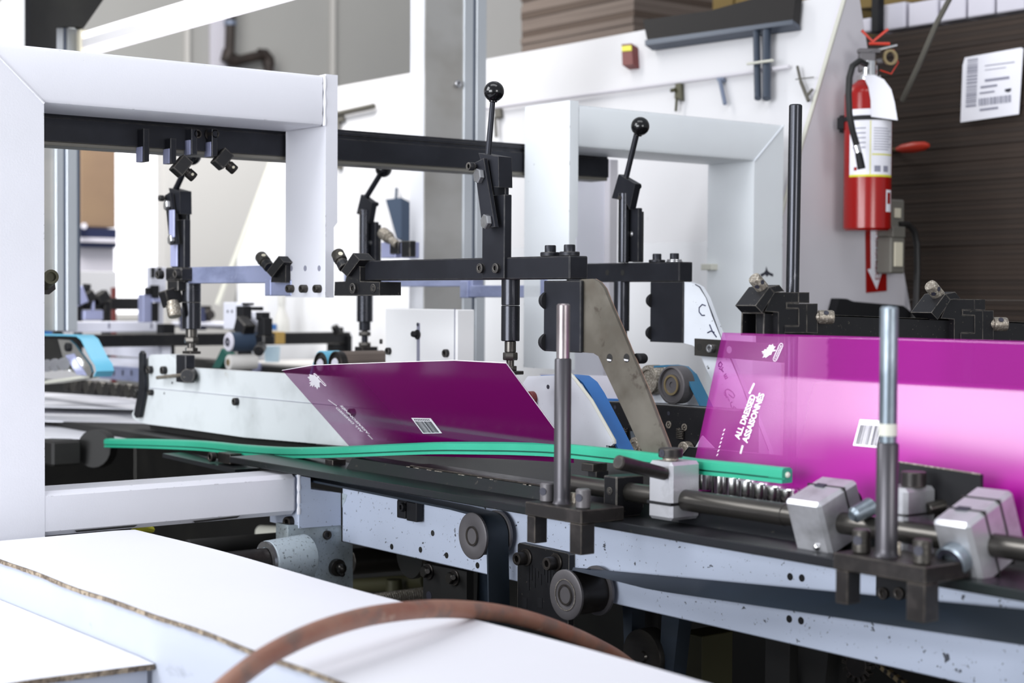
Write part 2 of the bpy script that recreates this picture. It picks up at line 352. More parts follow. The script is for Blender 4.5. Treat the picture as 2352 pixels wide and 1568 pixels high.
# ================================================================== left C frame
def mitre_tube(X, D, z0, z1, yA0, yA1, yB, b=.009):
    # square tube along Y; its A end is cut on the mitre line (yA0 at z0, yA1 at z1)
    pf = [(0, z0+b), (0, z1-b), (-b*.3, z1-b*.3), (-b, z1), (-D+b, z1), (-D, z1-b), (-D, z0+b), (-D+b, z0), (-b, z0), (-b*.3, z0+b*.3)]
    m = B(); n = len(pf); L = []; Rr = []
    for dx, z in pf:
        L.append(V((X+dx, yA0+(yA1-yA0)*(z-z0)/(z1-z0), z))); Rr.append(V((X+dx, yB, z)))
    fs = [(i, (i+1) % n, (i+1) % n+n, i+n) for i in range(n)]+[tuple(reversed(range(n))), tuple(range(n, 2*n))]
    if yB > yA0: fs = [tuple(reversed(f)) for f in fs]
    return m.add(L+Rr, fs)
def frame_left():
    yc1 = PX(102, 650, Xf).y; yc0 = yc1-.112
    zt = PX(400, 138, Xf).z; zb = PX(420, 263, Xf).z
    zl1 = PX(400, 1108, Xf).z; zl0 = PX(400, 1206, Xf).z
    D = .165
    t = Thing('white_gantry', 'white C shaped steel frame with its column at the left edge', 'frame', (Xf, yc0, zl0-.3))
    b = .009
    ye = PX(741, 220, Xf).y
    # column, arm and lower beam welded from square tube: one steel body per tube
    t.part('column', B().prism([(Xf, yc0, 0.05), (Xf, yc1, 0.05), (Xf, yc1, zb), (Xf, yc0, zt)], (-D, 0, 0)), 'whitedimmed')
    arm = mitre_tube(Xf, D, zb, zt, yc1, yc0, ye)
    t.part('arm', arm, 'whitedimmed')
    t.part('weld_seam', B().tubepath([(Xf+.0008, yc0+(yc1-yc0)*k/9, zt+(zb-zt)*k/9) for k in range(10)], .0022, 6), 'whitedimmed')
    yl = PX(684, 1140, Xf).y
    t.part('lower_beam', B().box((Xf-.0005, yc1-.012, zl0), (Xf-.1, yl, zl1), b), 'whitedimmed')
    t.part('weld_seam', B().tubepath([(Xf+.001, yl+.002, zl0+(zl1-zl0)*k/9+.0) for k in range(10)], [.004+.001*math.sin(k*2.3) for k in range(10)], 8), 'whitedimmed')
    # hanging end plate
    pz0 = PX(760, 683, Xf).z; pz1 = PX(760, 171, Xf).z; zs = PX(770, 522, Xf).z
    xb = PY(656, 500, Y1).x
    pl = t.part('end_plate', B().prism([(Xf, Y1, pz0), (Xf, Y1b-.0085, pz0), (Xf, Y1b-.0085, zs), (Xf, Y1b, zs+.01), (Xf, Y1b, pz1), (Xf, Y1, pz1)], (xb-Xf, 0, 0)), 'whitedimmed')
    t.part('weld_seam', B().tubepath([(Xf-.002, Y1-.002, zb+(zt-zb)*k/9) for k in range(10)], [.004+.001*math.sin(k*1.9) for k in range(10)], 8), 'whitedimmed')
    for x in (669, 701, 733):
        t.part('screw_hole', B().lathe(PY(x, 616, Y1)-Y_*.0002, Y_, [(.0062, 0), (.0062, .0012), (.0052, .0012), (.005, .0009), (1e-5, .0009)], 16), 'greyink', 'empty tapped hole in the white plate')
    for x in (666, 697, 729):
        t.part('bolt', B().bolt(PY(x+6, 663, Y1), -Y_, .0085, .014), 'darkknurl')
    # mounting bracket on the machine side
    yb = PX(783, 1160, Xf).y
    br = B()
    a = [PX(687, 1092, Xf+.004), PX(713, 1097, Xf+.004), PX(714, 1123, Xf+.004), PX(783, 1132, Xf+.004), PX(783, 1206, Xf+.004), PX(687, 1213, Xf+.004)]
    br.prism(a, (-.12, 0, 0))
    bk = t.part('mounting_bracket', br, 'beam')
    t.part('bolt', B().bolt(PY(672, 1197, PX(687, 1197, Xf).y)+V((0, -.002, 0)), V((.25, -1, 0)), .0115, .016), 'brownblack')
    # thin slots under the lower beam
    for x0, y0, x1, y1 in ((172, 1218, 316, 1207), (444, 1196, 552, 1186)):
        t.part('slot', B().prism([PX(x0, y0, Xf+.0003), PX(x1, y1-2, Xf+.0003), PX(x1-8, y1+3, Xf+.0003), PX(x0+4, y0+4, Xf+.0003)], (-.0006, 0, 0)), 'darkint')
    return t
frame_left()
# ================================================================== right C frame
def frame_right():
    zt = PX(1560, 263, Xf).z; zb = PX(1530, 354, Xf).z; D = .165
    yk1 = PX(1799, 400, Xf).y; yk0 = PX(1732, 420, Xf).y
    t = Thing('white_gantry', 'white C shaped steel frame behind the levers with its column at the right', 'frame', (Xf, yk0, 0))
    ys = PX(1330, 300, Xf).y
    t.part('column', B().prism([(Xf, yk1, .0), (Xf, yk0, .0), (Xf, yk0, zb), (Xf, yk1, zt)], (-D, 0, 0)), 'white')
    t.part('arm', mitre_tube(Xf, D, zb, zt, yk0, yk1, ys), 'white')
    t.part('weld_seam', B().tubepath([(Xf+.0006, yk1+(yk0-yk1)*k/9, zt+(zb-zt)*k/9) for k in range(10)], .0018, 6), 'whitedirt')
    zs = PX(1318, 548, Xf).z; pz1 = PX(1318, 231, Xf).z; pz0 = pz1-.62; xb = PY(1205, 400, Y2).x
    t.part('end_plate', B().prism([(Xf, Y2, pz0), (Xf, Y2b-.006, pz0), (Xf, Y2b-.006, zs), (Xf, Y2b, zs+.008), (Xf, Y2b, pz1), (Xf, Y2, pz1)], (xb-Xf, 0, 0)), 'white')
    p = PX(1760, 628, Xf+.0004)
    fl = [(0, 22), (5, 8), (10, 4), (22, -2), (20, -10), (8, -4), (2, -10), (-3, -3), (-16, -12), (-18, -2), (-6, 4), (-2, 10)]
    t.part('paint_chip', B().prism([PX(1760+a*.75, 628-b_*.75, Xf+.0004) for a, b_ in fl], (-.0006, 0, 0)), 'ink', 'black flaked paint mark')
    return t
frame_right()
# white upright plate and edge strip seen behind the right frame
t = Thing('support_plate', 'pale upright plate with a greenish edge behind the right hand lever', 'plate', (Xf-.3, PX(1330, 600, Xf-.3).y, .6))
t.part('panel', B().bX(Xf-.33, 1322, 395, 1399, 930, .02), 'whitepart')
t.part('edge_strip', B().bX(Xf-.31, 1399, 366, 1418, 930, .03), 'rackside')
# ================================================================== black overhead rail between the frames
def rail():
    Xr = Xf-.172
    zt = PX(990, 313, Xr).z; zb = PX(990, 381, Xr).z; y0 = PX(60, 300, Xr).y; y1 = PX(1398, 385, Xr).y
    t = Thing('overhead_rail', 'long black grooved rail spanning behind both white frames', 'rail', (Xr, y0, zb))
    h = zt-zb
    pf = [(0, 0), (0, h*.68), (-.004, h*.70), (-.004, h*.80), (0, h*.82), (0, h*.90), (-.006, h*.93), (-.006, h), (-.07, h), (-.07, 0)]
    m = B(); m.prism([(Xr+a, y0, zb+b_) for a, b_ in pf], (0, y1-y0, 0))
    t.part('rail_body', m, 'black')
    t.part('lower_strip', B().box((Xr-.004, y0, zb-.008), (Xr-.066, y1, zb), .001), 'elecbox', 'grey strip under the rail')
    return t
rail()
# hanging clamps under the left part of the rail
def hang_clamp(px, label, lo=True, knob=True, dx=0, ytop=296, ybot=372):
    Xc = Xf-.158
    t = Thing('hanging_clamp', label, 'clamp', PX(px, ytop, Xc), 'small clamps hanging from the black rail')
    a = PX(px, ytop, Xc); b_ = PX(px, ybot, Xc); s = .0
    t.part('hanger', B().box((a.x+.012, a.y-.006, b_.z), (a.x-.022, a.y+.007, a.z), .001), 'black')
    t.part('hanger_face', B().box((a.x-.020, a.y-.0075, b_.z), (a.x+.008, a.y-.006, b_.z+.03), .0004), 'lilacmetal', 'pale side face')  # thin pale lilac sheet over the lower side of the hanger
    if knob:
        c = V((a.x+.006, a.y+.02, b_.z-.004)); ax = V((.15, .72, -.62)).normalized(); u = ax.cross(X_).normalized(); w = ax.cross(u)
        t.part('swivel_block', B().obox(c, (ax, u, w), (.013, .019, .014), .0015), 'blackworn')
        p = c+ax*.012
        kb = t.part('clamp_knob', B().drilled(p, ax, .0105, .024), 'brownblack')
        t.part('cross_hole', B().cyl(p+ax*.015-w*.011, p+ax*.015+w*.011, .0035, n=12), 'ivory', parent=kb)
    return t
hang_clamp(330, 'plain black hanger leftmost under the black rail', knob=False)
hang_clamp(392, 'black swivel clamp hanging from the rail left of the lever ball', ytop=318, ybot=376)
hang_clamp(440, 'short black hanger with a bolt in front of the half hidden lever ball', knob=False, ybot=356)
hang_clamp(487, 'black swivel clamp hanging at the right end of its row under the rail', ybot=360)
for x, l in ((455, 'left one of two socket bolts on the black rail clamps'), (495, 'right one of two socket bolts on the black rail clamps')):
    p = PX(x, 307, Xf-.146)
    solo('socket_bolt', l, 'bolt', B().lathe(p-X_*.024, X_, [(.0125, 0), (.0125, .003), (.0085, .003), (.0085, .024), (.0065, .024), (.0045, .015), (1e-5, .015)], 18), 'brownblack')
# white frame lower left etc
# ================================================================== support bars on the end plates
bz1 = PY(1066, 593, Y1).z; bz0 = PY(1066, 642.5, Y1).z
def bars():
    t = Thing('support_bar', 'thick black bar reaching right from the left frame plate to the rusty arm', 'bar', PY(825, 620, Y1))
    x0 = PY(824, 620, Y1).x; x1 = PY(1308, 613, Y1).x
    t.part('bar_body', B().box((x0, Y1, bz0), (x1, Y1+.041, bz1), .0018), 'black')
    for px, py, k in ((1276, 577, 0), (1320, 573, 1)):
        p = V((PY(px-12, py+10, Y1+.02).x, Y1+.02, bz1))
        w = t.part('washer', B().cyl(p, p+Z_*.0075, .0175), 'black')
        t.part('cap_screw', B().bolt(p+Z_*.0075, Z_, .0098, .012), 'black', parent=w)
    # second bar on the right frame
    z1 = PY(1455, 603, Y2).z; z0 = PY(1475, 647, Y2).z
    t2 = Thing('support_bar', 'second black bar behind, reaching right to the white marked arm', 'bar', PY(1345, 627, Y2))
    t2.part('bar_body', B().box((PY(1300, 630, Y2).x, Y2, z0), (PY(1560, 622, Y2).x, Y2+.04, z1), .0018), 'black')
    for px, py, m in ((1520, 590, 'black'), (1560, 588, 'steel')):
        p = V((PY(px-11, py+8, Y2+.02).x, Y2+.02, z1))
        w = t2.part('washer', B().cyl(p, p+Z_*.006, .018) if m == 'black' else B().cyl(p, p+Z_*.0025, .0175).cyl(p+Z_*.003, p+Z_*.006, .016), m)
        t2.part('cap_screw', B().bolt(p+Z_*.006, Z_, .0098, .013), 'black', parent=w)
    for px in (1395, 1430):
        t2.part('tapped_hole', B().lathe(PY(px, 626, Y2)-Y_*.0003, Y_, [(.0065, 0), (.0065, .001), (.0052, .001), (1e-5, .0008)], 14), 'darkint')
    # bluish bars running left from the plates
    t3 = Thing('support_bar', 'bluish steel bar running left from the white plate to the left lever', 'bar', PY(430, 630, Y1+.005))
    t3.part('bar_body', B().box((PY(425, 632, Y1+.005).x, Y1+.005, PY(530, 650, Y1).z), (PY(650, 625, Y1+.005).x, Y1+.04, PY(530, 611, Y1).z), .0015), 'blue_steel')
    t3.part('clamp_foot', B().bY(Y1-.002, 617, 643, 668, 679, .03).bY(Y1-.004, 608, 641, 621, 679, .03), 'blue_steel')
    t4 = Thing('support_bar', 'bluish steel bar behind, running left below the thick black bar', 'bar', PY(850, 660, Y2))
    t4.part('bar_body', B().bY(Y2+.002, 790, 622, 1085, 658, .035), 'blue_steel')
    t4.part('clamp_foot', B().bY(Y2-.004, 1056, 645, 1074, 684, .03).bY(Y2, 1072, 655, 1246, 683, .03).bY(Y2-.004, 1240, 640, 1254, 684, .03), 'blue_steel')
    t4.part('spacer', B().bY(Y2+.004, 1211, 683, 1250, 689, .02), 'stone', 'small olive shim')
bars()
# ------------------------------------------------------------------ pivot clamps at the white plate
def pivot_clamp(Yp, pts, base, kn, label, foot=None, steelknob=False):
    t = Thing('pivot_clamp', label, 'clamp', PY(pts[0][0], pts[0][1], Yp))
    t.part('clamp_body', B().pY(Yp-.012, base, .05), 'blackworn')
    # tilted block
    t.part('swivel_block', B().prism([PY(x, y, Yp-.022) for x, y in pts], (0, .036, 0)), 'blackworn')
    p0 = PY(kn[0], kn[1], Yp-.004); p1 = PY(kn[2], kn[3], Yp-.004); ax = (p1-p0).normalized(); L = (p1-p0).length
    r = rad(kn[4], p0)
    nk = t.part('clamp_collar', B().cyl(p0-ax*.004, p0+ax*L*.3, r*.92), 'blackworn')
    k = t.part('clamp_knob', B().drilled(p0+ax*L*.22, ax, r, L*.78), 'darkknurl')
    c = p0+ax*L*.62; q = ax.cross(Y_).normalized()
    for s_ in ((-.6*Y_+.35*q).normalized(), (.25*-Y_-q*.9).normalized()):
        t.part('cross_hole', B().lathe(c+s_*r*.97, s_, [(r*.36, 0), (r*.36, .0006), (r*.28, .0006), (1e-5, .0003)], 14), 'ivory' if s_.z > 0 else 'ink', parent=k)
    return t
t = pivot_clamp(Y1, [(640, 588), (652, 602), (624, 637), (612, 624)], [(650, 606), (656, 606), (656, 649), (622, 648), (624, 634)], (617, 612, 598, 588, 14),
                'black pivot clamp with drilled knob left of the white plate')
t = pivot_clamp(Y1, [(811, 581), (826, 597), (797, 635), (783, 622)], [(821, 609), (827, 612), (827, 646), (872, 647), (872, 678), (768, 679), (769, 647), (793, 646), (796, 634)], (790, 612, 774, 580, 15),
                'black pivot clamp with drilled knob at the left end of the thick black bar')
for x in (816, 858):
    t.part('bolt', B().bolt(PY(x, 662, Y1-.012), -Y_, .0105 if x < 830 else .0085, .008 if x < 830 else .002), 'blackworn')
# ------------------------------------------------------------------ lever assemblies
def lever_a(off, label, lev=None):
    off = V(off)
    def P(x, y, d=0): return PY(x, y, Y1+d)+off
    def bY(d, x0, y0, x1, y1, th, b=.0012):
        m = B().bY(Y1+d, x0, y0, x1, y1, th, b); m.v = [p+off for p in m.v]; return m
    def pY(d, pl, th):
        m = B().pY(Y1+d, pl, th); m.v = [p+off for p in m.v]; return m
    t = Thing('toggle_lever', label, 'lever', P(1130, 640))
    t.part('tower', bY(-.006, 1107, 448, 1158, 640, .017), 'black')
    t.part('guide_plate', bY(.012, 1122, 396, 1160, 592, .009), 'black')
    t.part('pivot_block', pY(-.012, [(1099, 351), (1145, 359), (1146, 430), (1119, 428), (1108, 380)], .03), 'black')
    lk = t.part('link_plate', pY(-.024, [(1089, 374), (1111, 363), (1137, 521), (1108, 524)], .008), 'black')
    t.part('link_plate', pY(.006, [(1100, 368), (1114, 363), (1142, 518), (1126, 520)], .006), 'black')
    for x, y in ((1101, 404), (1118, 509)):
        p = P(x+3, y, -.024)
        t.part('hex_bolt', B().hexbolt(p, V((-.12, -1, .02)), .0135, .009), 'steel', 'bright hexagon bolt head', parent=lk)
    p = P(1097, 383, -.02)
    bp = t.part('stop_screw', B().cyl(p, p-Y_*.012, .0045, n=12).bolt(p-Y_*.010, -Y_, .0074, .011), 'blackworn')
    a = P(1121, 356, .0); b_ = P(1132, 228, .0)
    if lev: b_ = PY(lev[0], lev[1], Y1+off.y)
    hd = t.part('lever_rod', B().cyl(a, b_, rad(7, a), rad(6, a)), 'black')
    c = P(1134.5, 210, 0); r = rad(23.5, c)
    if lev: c = b_+(b_-a).normalized()*r*.9; r *= .95
    kb = B().sphere(c, r, 28).cyl(c-(b_-a).normalized()*r*1.04, c-(b_-a).normalized()*r*.7, r*.42)
    t.part('ball_knob', kb, 'ball', 'glossy black ball')
    for x in (1107, 1143):
        t.part('bolt', B().bolt(P(x, 616, -.006), -Y_, .0088, .007), 'blackworn')
    s0 = P(1173, 640, .021)
    r = rad(21.5, s0)
    z1 = s0.z; zm = P(1173, 701, .021).z; z2 = P(1173, 783, .021).z; q = lambda z: V((s0.x, s0.y, z))
    t.part('sleeve', B().cyl(q(z1), q(zm), r).cyl(q(zm-.0004), q(z2), r*1.005), 'blackrod')
    zz = [P(1173, y, .021).z for y in (783, 809, 827, 840, 851, 858)]
    t.part('spindle', B().cyl(q(zz[0]), q(zz[1]), r*.62).cyl(q(zz[1]), q(zz[4]), r*.42), 'shaftsteel')
    t.part('lock_nut', B().lathe(q(zz[2]), Z_, [(r*.74, 0), (r*.8, .002), (r*.8, zz[1]-zz[2]-.002), (r*.74, zz[1]-zz[2])], 6), 'shaftsteel')
    t.part('lock_nut', B().lathe(q(zz[4]), Z_, [(r*.66, 0), (r*.7, .001), (r*.7, zz[3]-zz[4]-.001), (r*.66, zz[3]-zz[4])], 6), 'shaftsteel')
    t.part('foot', B().box(q(zz[5])+V((-.02, -.014, -.001)), q(zz[4])+V((.022, .014, 0)), .001), 'brownblack')
    return t
lever_a((0, 0, 0), 'tall black toggle lever with glossy ball in the middle of the picture')
xl = PY(412, 630, Y1).x - PY(1135, 616, Y1).x
tl = lever_a((xl, 0, -.002), 'black toggle lever farthest left, its ball half hidden by the overhead rail', (433, 372))
tl.part('lit_link_side', B().bY(Y1-.029, 388, 482, 399, 545, .004).bY(Y1-.012, 391, 562, 406, 612, .004), 'lilacmetal', 'pale plates painted as link sides in bluish light')  # pale plates added where light catches the sides of the links
def lever_b(off, label, lev=None):
    off = V(off)
    def P(x, y, d=0): return PY(x, y, Y2+d)+off
    def bY(d, x0, y0, x1, y1, th, b=.0012):
        m = B().bY(Y2+d, x0, y0, x1, y1, th, b); m.v = [p+off for p in m.v]; return m
    t = Thing('toggle_lever', label, 'lever', P(1450, 640))
    c0 = P(1432, 603, -.004); c1 = P(1432, 443, -.004); c1 = V((c0.x, c0.y, c1.z))
    t.part('guide_tube', B().cyl(c0, c1, rad(12.5, c0)), 'blackrod')
    t.part('tube_pin', B().cyl(P(1423, 454, -.015), P(1423, 454, -.02), .0045, n=12), 'brownblack')
    t.part('tower', bY(.008, 1440, 478, 1466, 601, .012), 'black')
    t.part('tower_flange', bY(.026, 1452, 486, 1473, 602, .008), 'blackworn')
    t.part('bright_screw', B().lathe(P(1450, 537, .008), -Y_, [(.006, 0), (.006, .0008), (.003, .0015), (1e-5, .003)], 14), 'steel')
    m = B().prism([P(x, y, -.006) for x, y in ((1421, 400), (1459, 422), (1446, 481), (1437, 462), (1405, 455))], (0, .018, 0))
    t.part('pivot_block', m, 'black')
    m = B().prism([P(x, y, .012) for x, y in ((1440, 424), (1457, 428), (1449, 478), (1438, 478))], (0, .010, 0))
    t.part('link_plate', m, 'blackmat')
    t.part('stop_screw', B().cyl(P(1461, 427, .012), P(1469, 428, .026), .0062, n=14), 'blackmat')
    a = P(1438, 408, 0); b_ = P(1463, 305, 0); c = P(1470.5, 290, 0)
    if lev: c = PY(lev[0], lev[1], Y2+off.y); b_ = c+(a-c)*.12
    t.part('lever_rod', B().cyl(a, b_, rad(6.5, a)), 'black')
    r = rad(21.5, P(1470, 290)); r = r if not lev else r*.9; ax = (b_-a).normalized()
    t.part('ball_knob', B().sphere(c, r, 26).cyl(c-ax*r*1.04, c-ax*r*.7, r*.42), 'ball', 'glossy black ball')
    s0 = P(1428, 640, .014); r = rad(18.5, s0); q = lambda z: V((s0.x, s0.y, z))
    zz = [P(1428, y, .014).z for y in (645, 760, 785, 800, 812, 830, 842)]
    t.part('sleeve', B().cyl(q(zz[0]), q(zz[1]), r), 'blackrod')
    t.part('spindle', B().cyl(q(zz[1]), q(zz[2]), r*.72).cyl(q(zz[2]), q(zz[5]), r*.4), 'black')
    t.part('lock_nut', B().lathe(q(zz[3]), Z_, [(r*.7, 0), (r*.76, .002), (r*.76, .010), (r*.7, .012)], 6), 'shaftsteel')
    t.part('lock_nut', B().lathe(q(zz[5]), Z_, [(r*.7, 0), (r*.76, .002), (r*.76, .010), (r*.7, .012)], 6), 'shaftsteel')
    t.part('foot', B().box(q(zz[6])+V((-.02, -.02, -.012)), q(zz[5])+V((.02, .03, 0)), .001), 'brownblack')
    return t
lever_b((0, 0, 0), 'black toggle lever with ball under the right white frame')
xb = PY(838, 600, Y2).x - PY(1432, 600, Y2).x
lever_b((xb, 0, .004), 'black toggle lever behind the white plate with a small tilted ball', (881, 388))
# small clamp right of the back lever
t = Thing('pivot_clamp', 'blurred drilled knob and black block beside the aluminium post', 'clamp', PY(905, 592, Y2))
t.part('clamp_body', B().bY(Y2, 875, 556, 908, 592, .03).bY(Y2+.002, 920, 556, 942, 592, .03), 'lilacmetal')
t.part('swivel_block', B().bY(Y2-.006, 895, 555, 915, 583, .02).bY(Y2-.006, 921, 553, 941, 590, .02), 'blackworn')
p0 = PY(912, 562, Y2-.004); p1 = PY(880, 535, Y2-.004)
t.part('clamp_knob', B().cyl(p0, p0+(p1-p0)*.6, .011).drilled(p0+(p1-p0)*.45, (p1-p0), .0165, (p1-p0).length*.6), 'knurl')
# ------------------------------------------------------------------ end blocks and slanted arms
def end_block(Yp, x0, y0, x1, y1, th, label, heads):
    t = Thing('mounting_block', label, 'block', PY(x0, y1, Yp))
    t.part('block_body', B().bY(Yp, x0, y0, x1, y1, th, .0015), 'black')
    for x, y, r in heads:
        c = PY(x, y, Yp+.006)
        t.part('button_head', B().lathe(c+X_*.012, -X_, [(.0155, 0), (.0155, .006), (.012, .013), (.006, .016), (1e-5, .0165)], 18), 'blackmat')
    return t
end_block(Y1-.001, 1248, 644, 1333, 808, .0075, 'black mounting block under the end of the front bar', ((1250, 690, 0), (1249, 785, 0)))
end_block(Y2-.001, 1493, 647, 1568, 786, .0045, 'black mounting block under the end of the second bar', ((1493, 690, 0), (1492, 764, 0)))
arm1 = [(1337, 641), (1362, 640), (1376, 648), (1387, 662), (1400, 694), (1422, 745), (1451, 815), (1486, 898), (1510, 961), (1531, 1016), (1541, 1043), (1478, 1043), (1435, 949), (1387, 847), (1374.5, 818), (1363, 811), (1338, 809), (1300, 800), (1290, 660)]
t = Thing('slanted_arm', 'bare steel slanted arm with a rusty flame cut edge', 'arm', PY(1500, 1040, Y1+.007))  # a slanted arm carried at the bar end, not a deflector
t.part('arm_plate', B().pY(Y1+.0068, arm1, .006), 'rust')
t.part('arm_edge', B().prism([PY(x, y, Y1+.0128) for x, y in arm1], (0, .0075, 0)), 'rustedge', 'rusty flame cut rear half and edge')
for x in (1400, 1439):
    h = t.part('slot', B().lathe(PY(x, 822, Y1+.0066), Y_, [(.0072, 0), (.0072, .0006), (.006, .0006), (1e-5, .0004)], 16), 'darkint')
    t.part('slot_light', B().pY(Y1+.0060, [(x-6, 824), (x+4, 826), (x+3, 829), (x-5, 828)], .0004), 'whitepart', parent=h)
t.part('stop_knob', B().cyl(PY(1462, 823, Y1+.02), PY(1478, 823, Y1+.045), .0085), 'blackmat')
arm2 = [(1566, 647), (1583, 648), (1597, 653), (1607, 659), (1622, 684), (1636, 723), (1658, 780), (1679, 825), (1699, 873), (1716, 918), (1740, 969), (1766, 1036), (1768, 1046), (1697, 1046), (1697, 1004), (1687, 979), (1649, 900), (1625, 853), (1610, 818), (1600, 800), (1591, 793), (1572, 788), (1566, 788)]
t = Thing('slanted_arm', 'white painted slanted arm lettered in marker, partly behind the magenta sheet', 'arm', PY(1720, 1040, Y2))
t.part('arm_plate', B().pY(Y2+.0036, arm2, .013), 'whitedirt')
# black worn line along the edge
t.part('edge_wear', B().tubepath([PY(x, y, Y2+.0034) for x, y in arm2[2:12]], [.0011+.0006*math.sin(k*2.7) for k in range(10)], 5), 'ink', 'chipped dark line along the edge')
t.part('edge_strip', B().tubepath([PY(x, y, Y2+.0166) for x, y in arm2[1:12]], [.0009+.0004*math.sin(k*3.1) for k in range(11)], 5), 'ink')
def mk_(str_, x, y, sz, ang, w=None):
    o = PY(x, y, Y2+.0031); a = math.radians(ang); d = (X_*math.cos(a)+Z_*math.sin(a)); u = (-X_*math.sin(a)+Z_*math.cos(a))
    t.part('marker_lettering', B().text(str_, o, d, u, sz, .0002), 'marker', 'hand lettering ' + str_)
def strokes(name, lst, r=.0014):
    m = B()
    for pl in lst: m.tubepath([PY(x, y, Y2+.0034) for x, y in pl], r, 6)
    t.part('marker_lettering', m, 'marker', name)
strokes('hand lettered C', [[(1621, 702), (1613, 699), (1606, 706), (1606, 716), (1612, 724), (1619, 724)]])
strokes('hand lettered T', [[(1630, 745), (1637, 762), (1646, 774)], [(1625, 764), (1633, 760), (1641, 763)]])
strokes('hand lettered O', [[(1651, 835), (1655, 831), (1659, 836), (1656, 843), (1651, 841), (1651, 835)]])
strokes('hand lettered K', [[(1652, 846), (1660, 850)], [(1661, 843), (1656, 849), (1662, 854)]])
strokes('hand lettered E', [[(1668, 858), (1663, 862), (1667, 870)], [(1664, 864), (1670, 863)], [(1666, 870), (1672, 866)]])
strokes('hand lettered R', [[(1669, 914), (1666, 896), (1672, 893), (1682, 899), (1688, 909), (1685, 914), (1674, 905)], [(1668, 905), (1664, 900), (1664, 906), (1674, 914)]])
strokes('hand lettered I', [[(1673, 916), (1676, 921)]])
strokes('hand lettered G', [[(1683, 922), (1678, 925), (1680, 934), (1684, 938), (1686, 932)]])
strokes('hand lettered H', [[(1683, 939), (1690, 946)], [(1688, 934), (1695, 944)], [(1687, 942), (1692, 938)]])
strokes('hand lettered T below', [[(1690, 949), (1696, 942)], [(1692, 940), (1697, 950)]])
# steel bracket bar across the white arm
t = Thing('drilled_bar', 'flat drilled steel bar bolted across the white marked arm', 'bar', PY(1600, 800, Y2-.012))
zt = PY(1700, 783, Y2-.008).z; zb_ = PY(1700, 825, Y2-.008).z
t.part('bar_body', B().pY(Y2-.012, [(1595, 777), (1800, 790), (1800, 833), (1595, 816)], .010), 'shaftsteel')
for x in (1606, 1675):
    t.part('hole', B().lathe(PY(x, 797 if x < 1650 else 803, Y2-.0122), Y_, [(.0075, 0), (.0075, .0007), (.006, .0007), (1e-5, .0004)], 16), 'darkint' if x < 1650 else 'chrome')
t.part('cap_screw', B().bolt(PY(1635, 800, Y2-.012), -Y_, .0088, .009), 'steel', 'bright cap screw')
# ================================================================== white gearbox cover
Yb = 2.12
t = Thing('guard_box', 'white box cover with slotted screw behind the purple sheet', 'box', PY(960, 830, Yb))
zb_ = .994; p = PY(885, 708, Yb); q = PY(1050, 708, Yb)
t.part('cover', B().box((p.x, Yb, zb_), (q.x, Yb+.048, p.z), .002), 'whitebox')
t.part('corner_seam', B().bY(Yb-.0004, 1043, 708, 1045, 830, .0006, 0), 'greyink')
t.part('rear_cover', B().box((p.x-.01, Yb+.02, zb_), (p.x+.004, Yb+.07, p.z-.004), .002), 'whitepart')
for x, y, r in ((893, 806, .0085), (1025, 811, .0092)): t.part('cap_screw', B().bolt(PY(x+2, y, Yb), -Y_, r, .009), 'blackworn')
sl = t.part('slot', B().bY(Yb-.0008, 957, 742, 964, 830, .001, 0), 'greyink', 'worn vertical slot')
t.part('slot_screw', B().cyl(PY(960, 768, Yb), PY(960, 768, Yb)-Y_*.004, .0115).hexbolt(PY(958, 767, Yb)-Y_*.004, -Y_, .0075, .01), 'blackmat')
t.part('slot_top', B().cyl(PY(960, 745, Yb), PY(960, 745, Yb)-Y_*.0014, .0045, n=14), 'ink')
t.part('side_bolt', B().bolt(PY(878, 784, Yb+.03), -X_-Y_, .006, .006), 'blackworn')
# ================================================================== white long fold guide with roller chain
Yg = 1.862
t = Thing('fold_guide', 'long white guide plate rounded at the left, under the purple sheet', 'guide', PY(560, 1005, Yg))
zc = PY(580, 913, Yg).z
g_up = [(337, 889), (331, 845), (335, 826), (347, 814), (388, 813), (400, 822), (410, 838), (418, 844), (640, 858), (860, 872), (1000, 882), (1000, 946), (830, 936)]
g_lo = [(337, 889), (830, 936), (1000, 952), (1000, 1033), (780, 1023), (560, 1004), (420, 984), (340, 974), (322, 971), (305, 960), (303, 950)]
t.part('upper_panel', B().pY(Yg, g_up, .03), 'guide')
t.part('lower_panel', B().pY(Yg-.0015, g_lo, .035), 'guide')
t.part('crease', B().tubepath([PY(338, 890, Yg-.0016), PY(600, 915, Yg-.0016), PY(830, 937, Yg-.0016), PY(1000, 953, Yg-.0016)], .0008, 6), 'greyink')
for x, y, r in ((347, 849, .0105), (379, 850, .0105), (318, 901, .0085), (350, 901, .008), (545, 922, .0092), (812, 947, .009)):
    t.part('cap_screw', B().bolt(PY(x+1, y, Yg-.0015), -Y_, r, .012), 'blackworn')
for x, y in ((395, 879), (377, 903)):
    t.part('small_hole', B().lathe(PY(x, y, Yg-.002), Y_, [(.003, 0), (.003, .0004), (1e-5, .0003)], 10), 'ink')
lv = t.part('bent_lever', B().pY(Yg-.016, [(319, 812), (324, 805), (329, 812), (331, 895), (319, 958), (312, 960), (307, 952), (318, 893)], .009), 'black', 'bent black strap lever')
ck = B().cyl(PY(361, 867, Yg-.022), PY(436, 859, Yg-.022), .0048, n=12)
br = t.part('latch_block', B().bY(Yg-.024, 404, 815, 426, 878, .026), 'black')
t.part('latch_rod', ck, 'knurl', parent=br)
t.part('latch_nut', B().cyl(PY(430, 863, Yg-.034), PY(440, 859, Yg-.004), .0175), 'blackworn', parent=br)
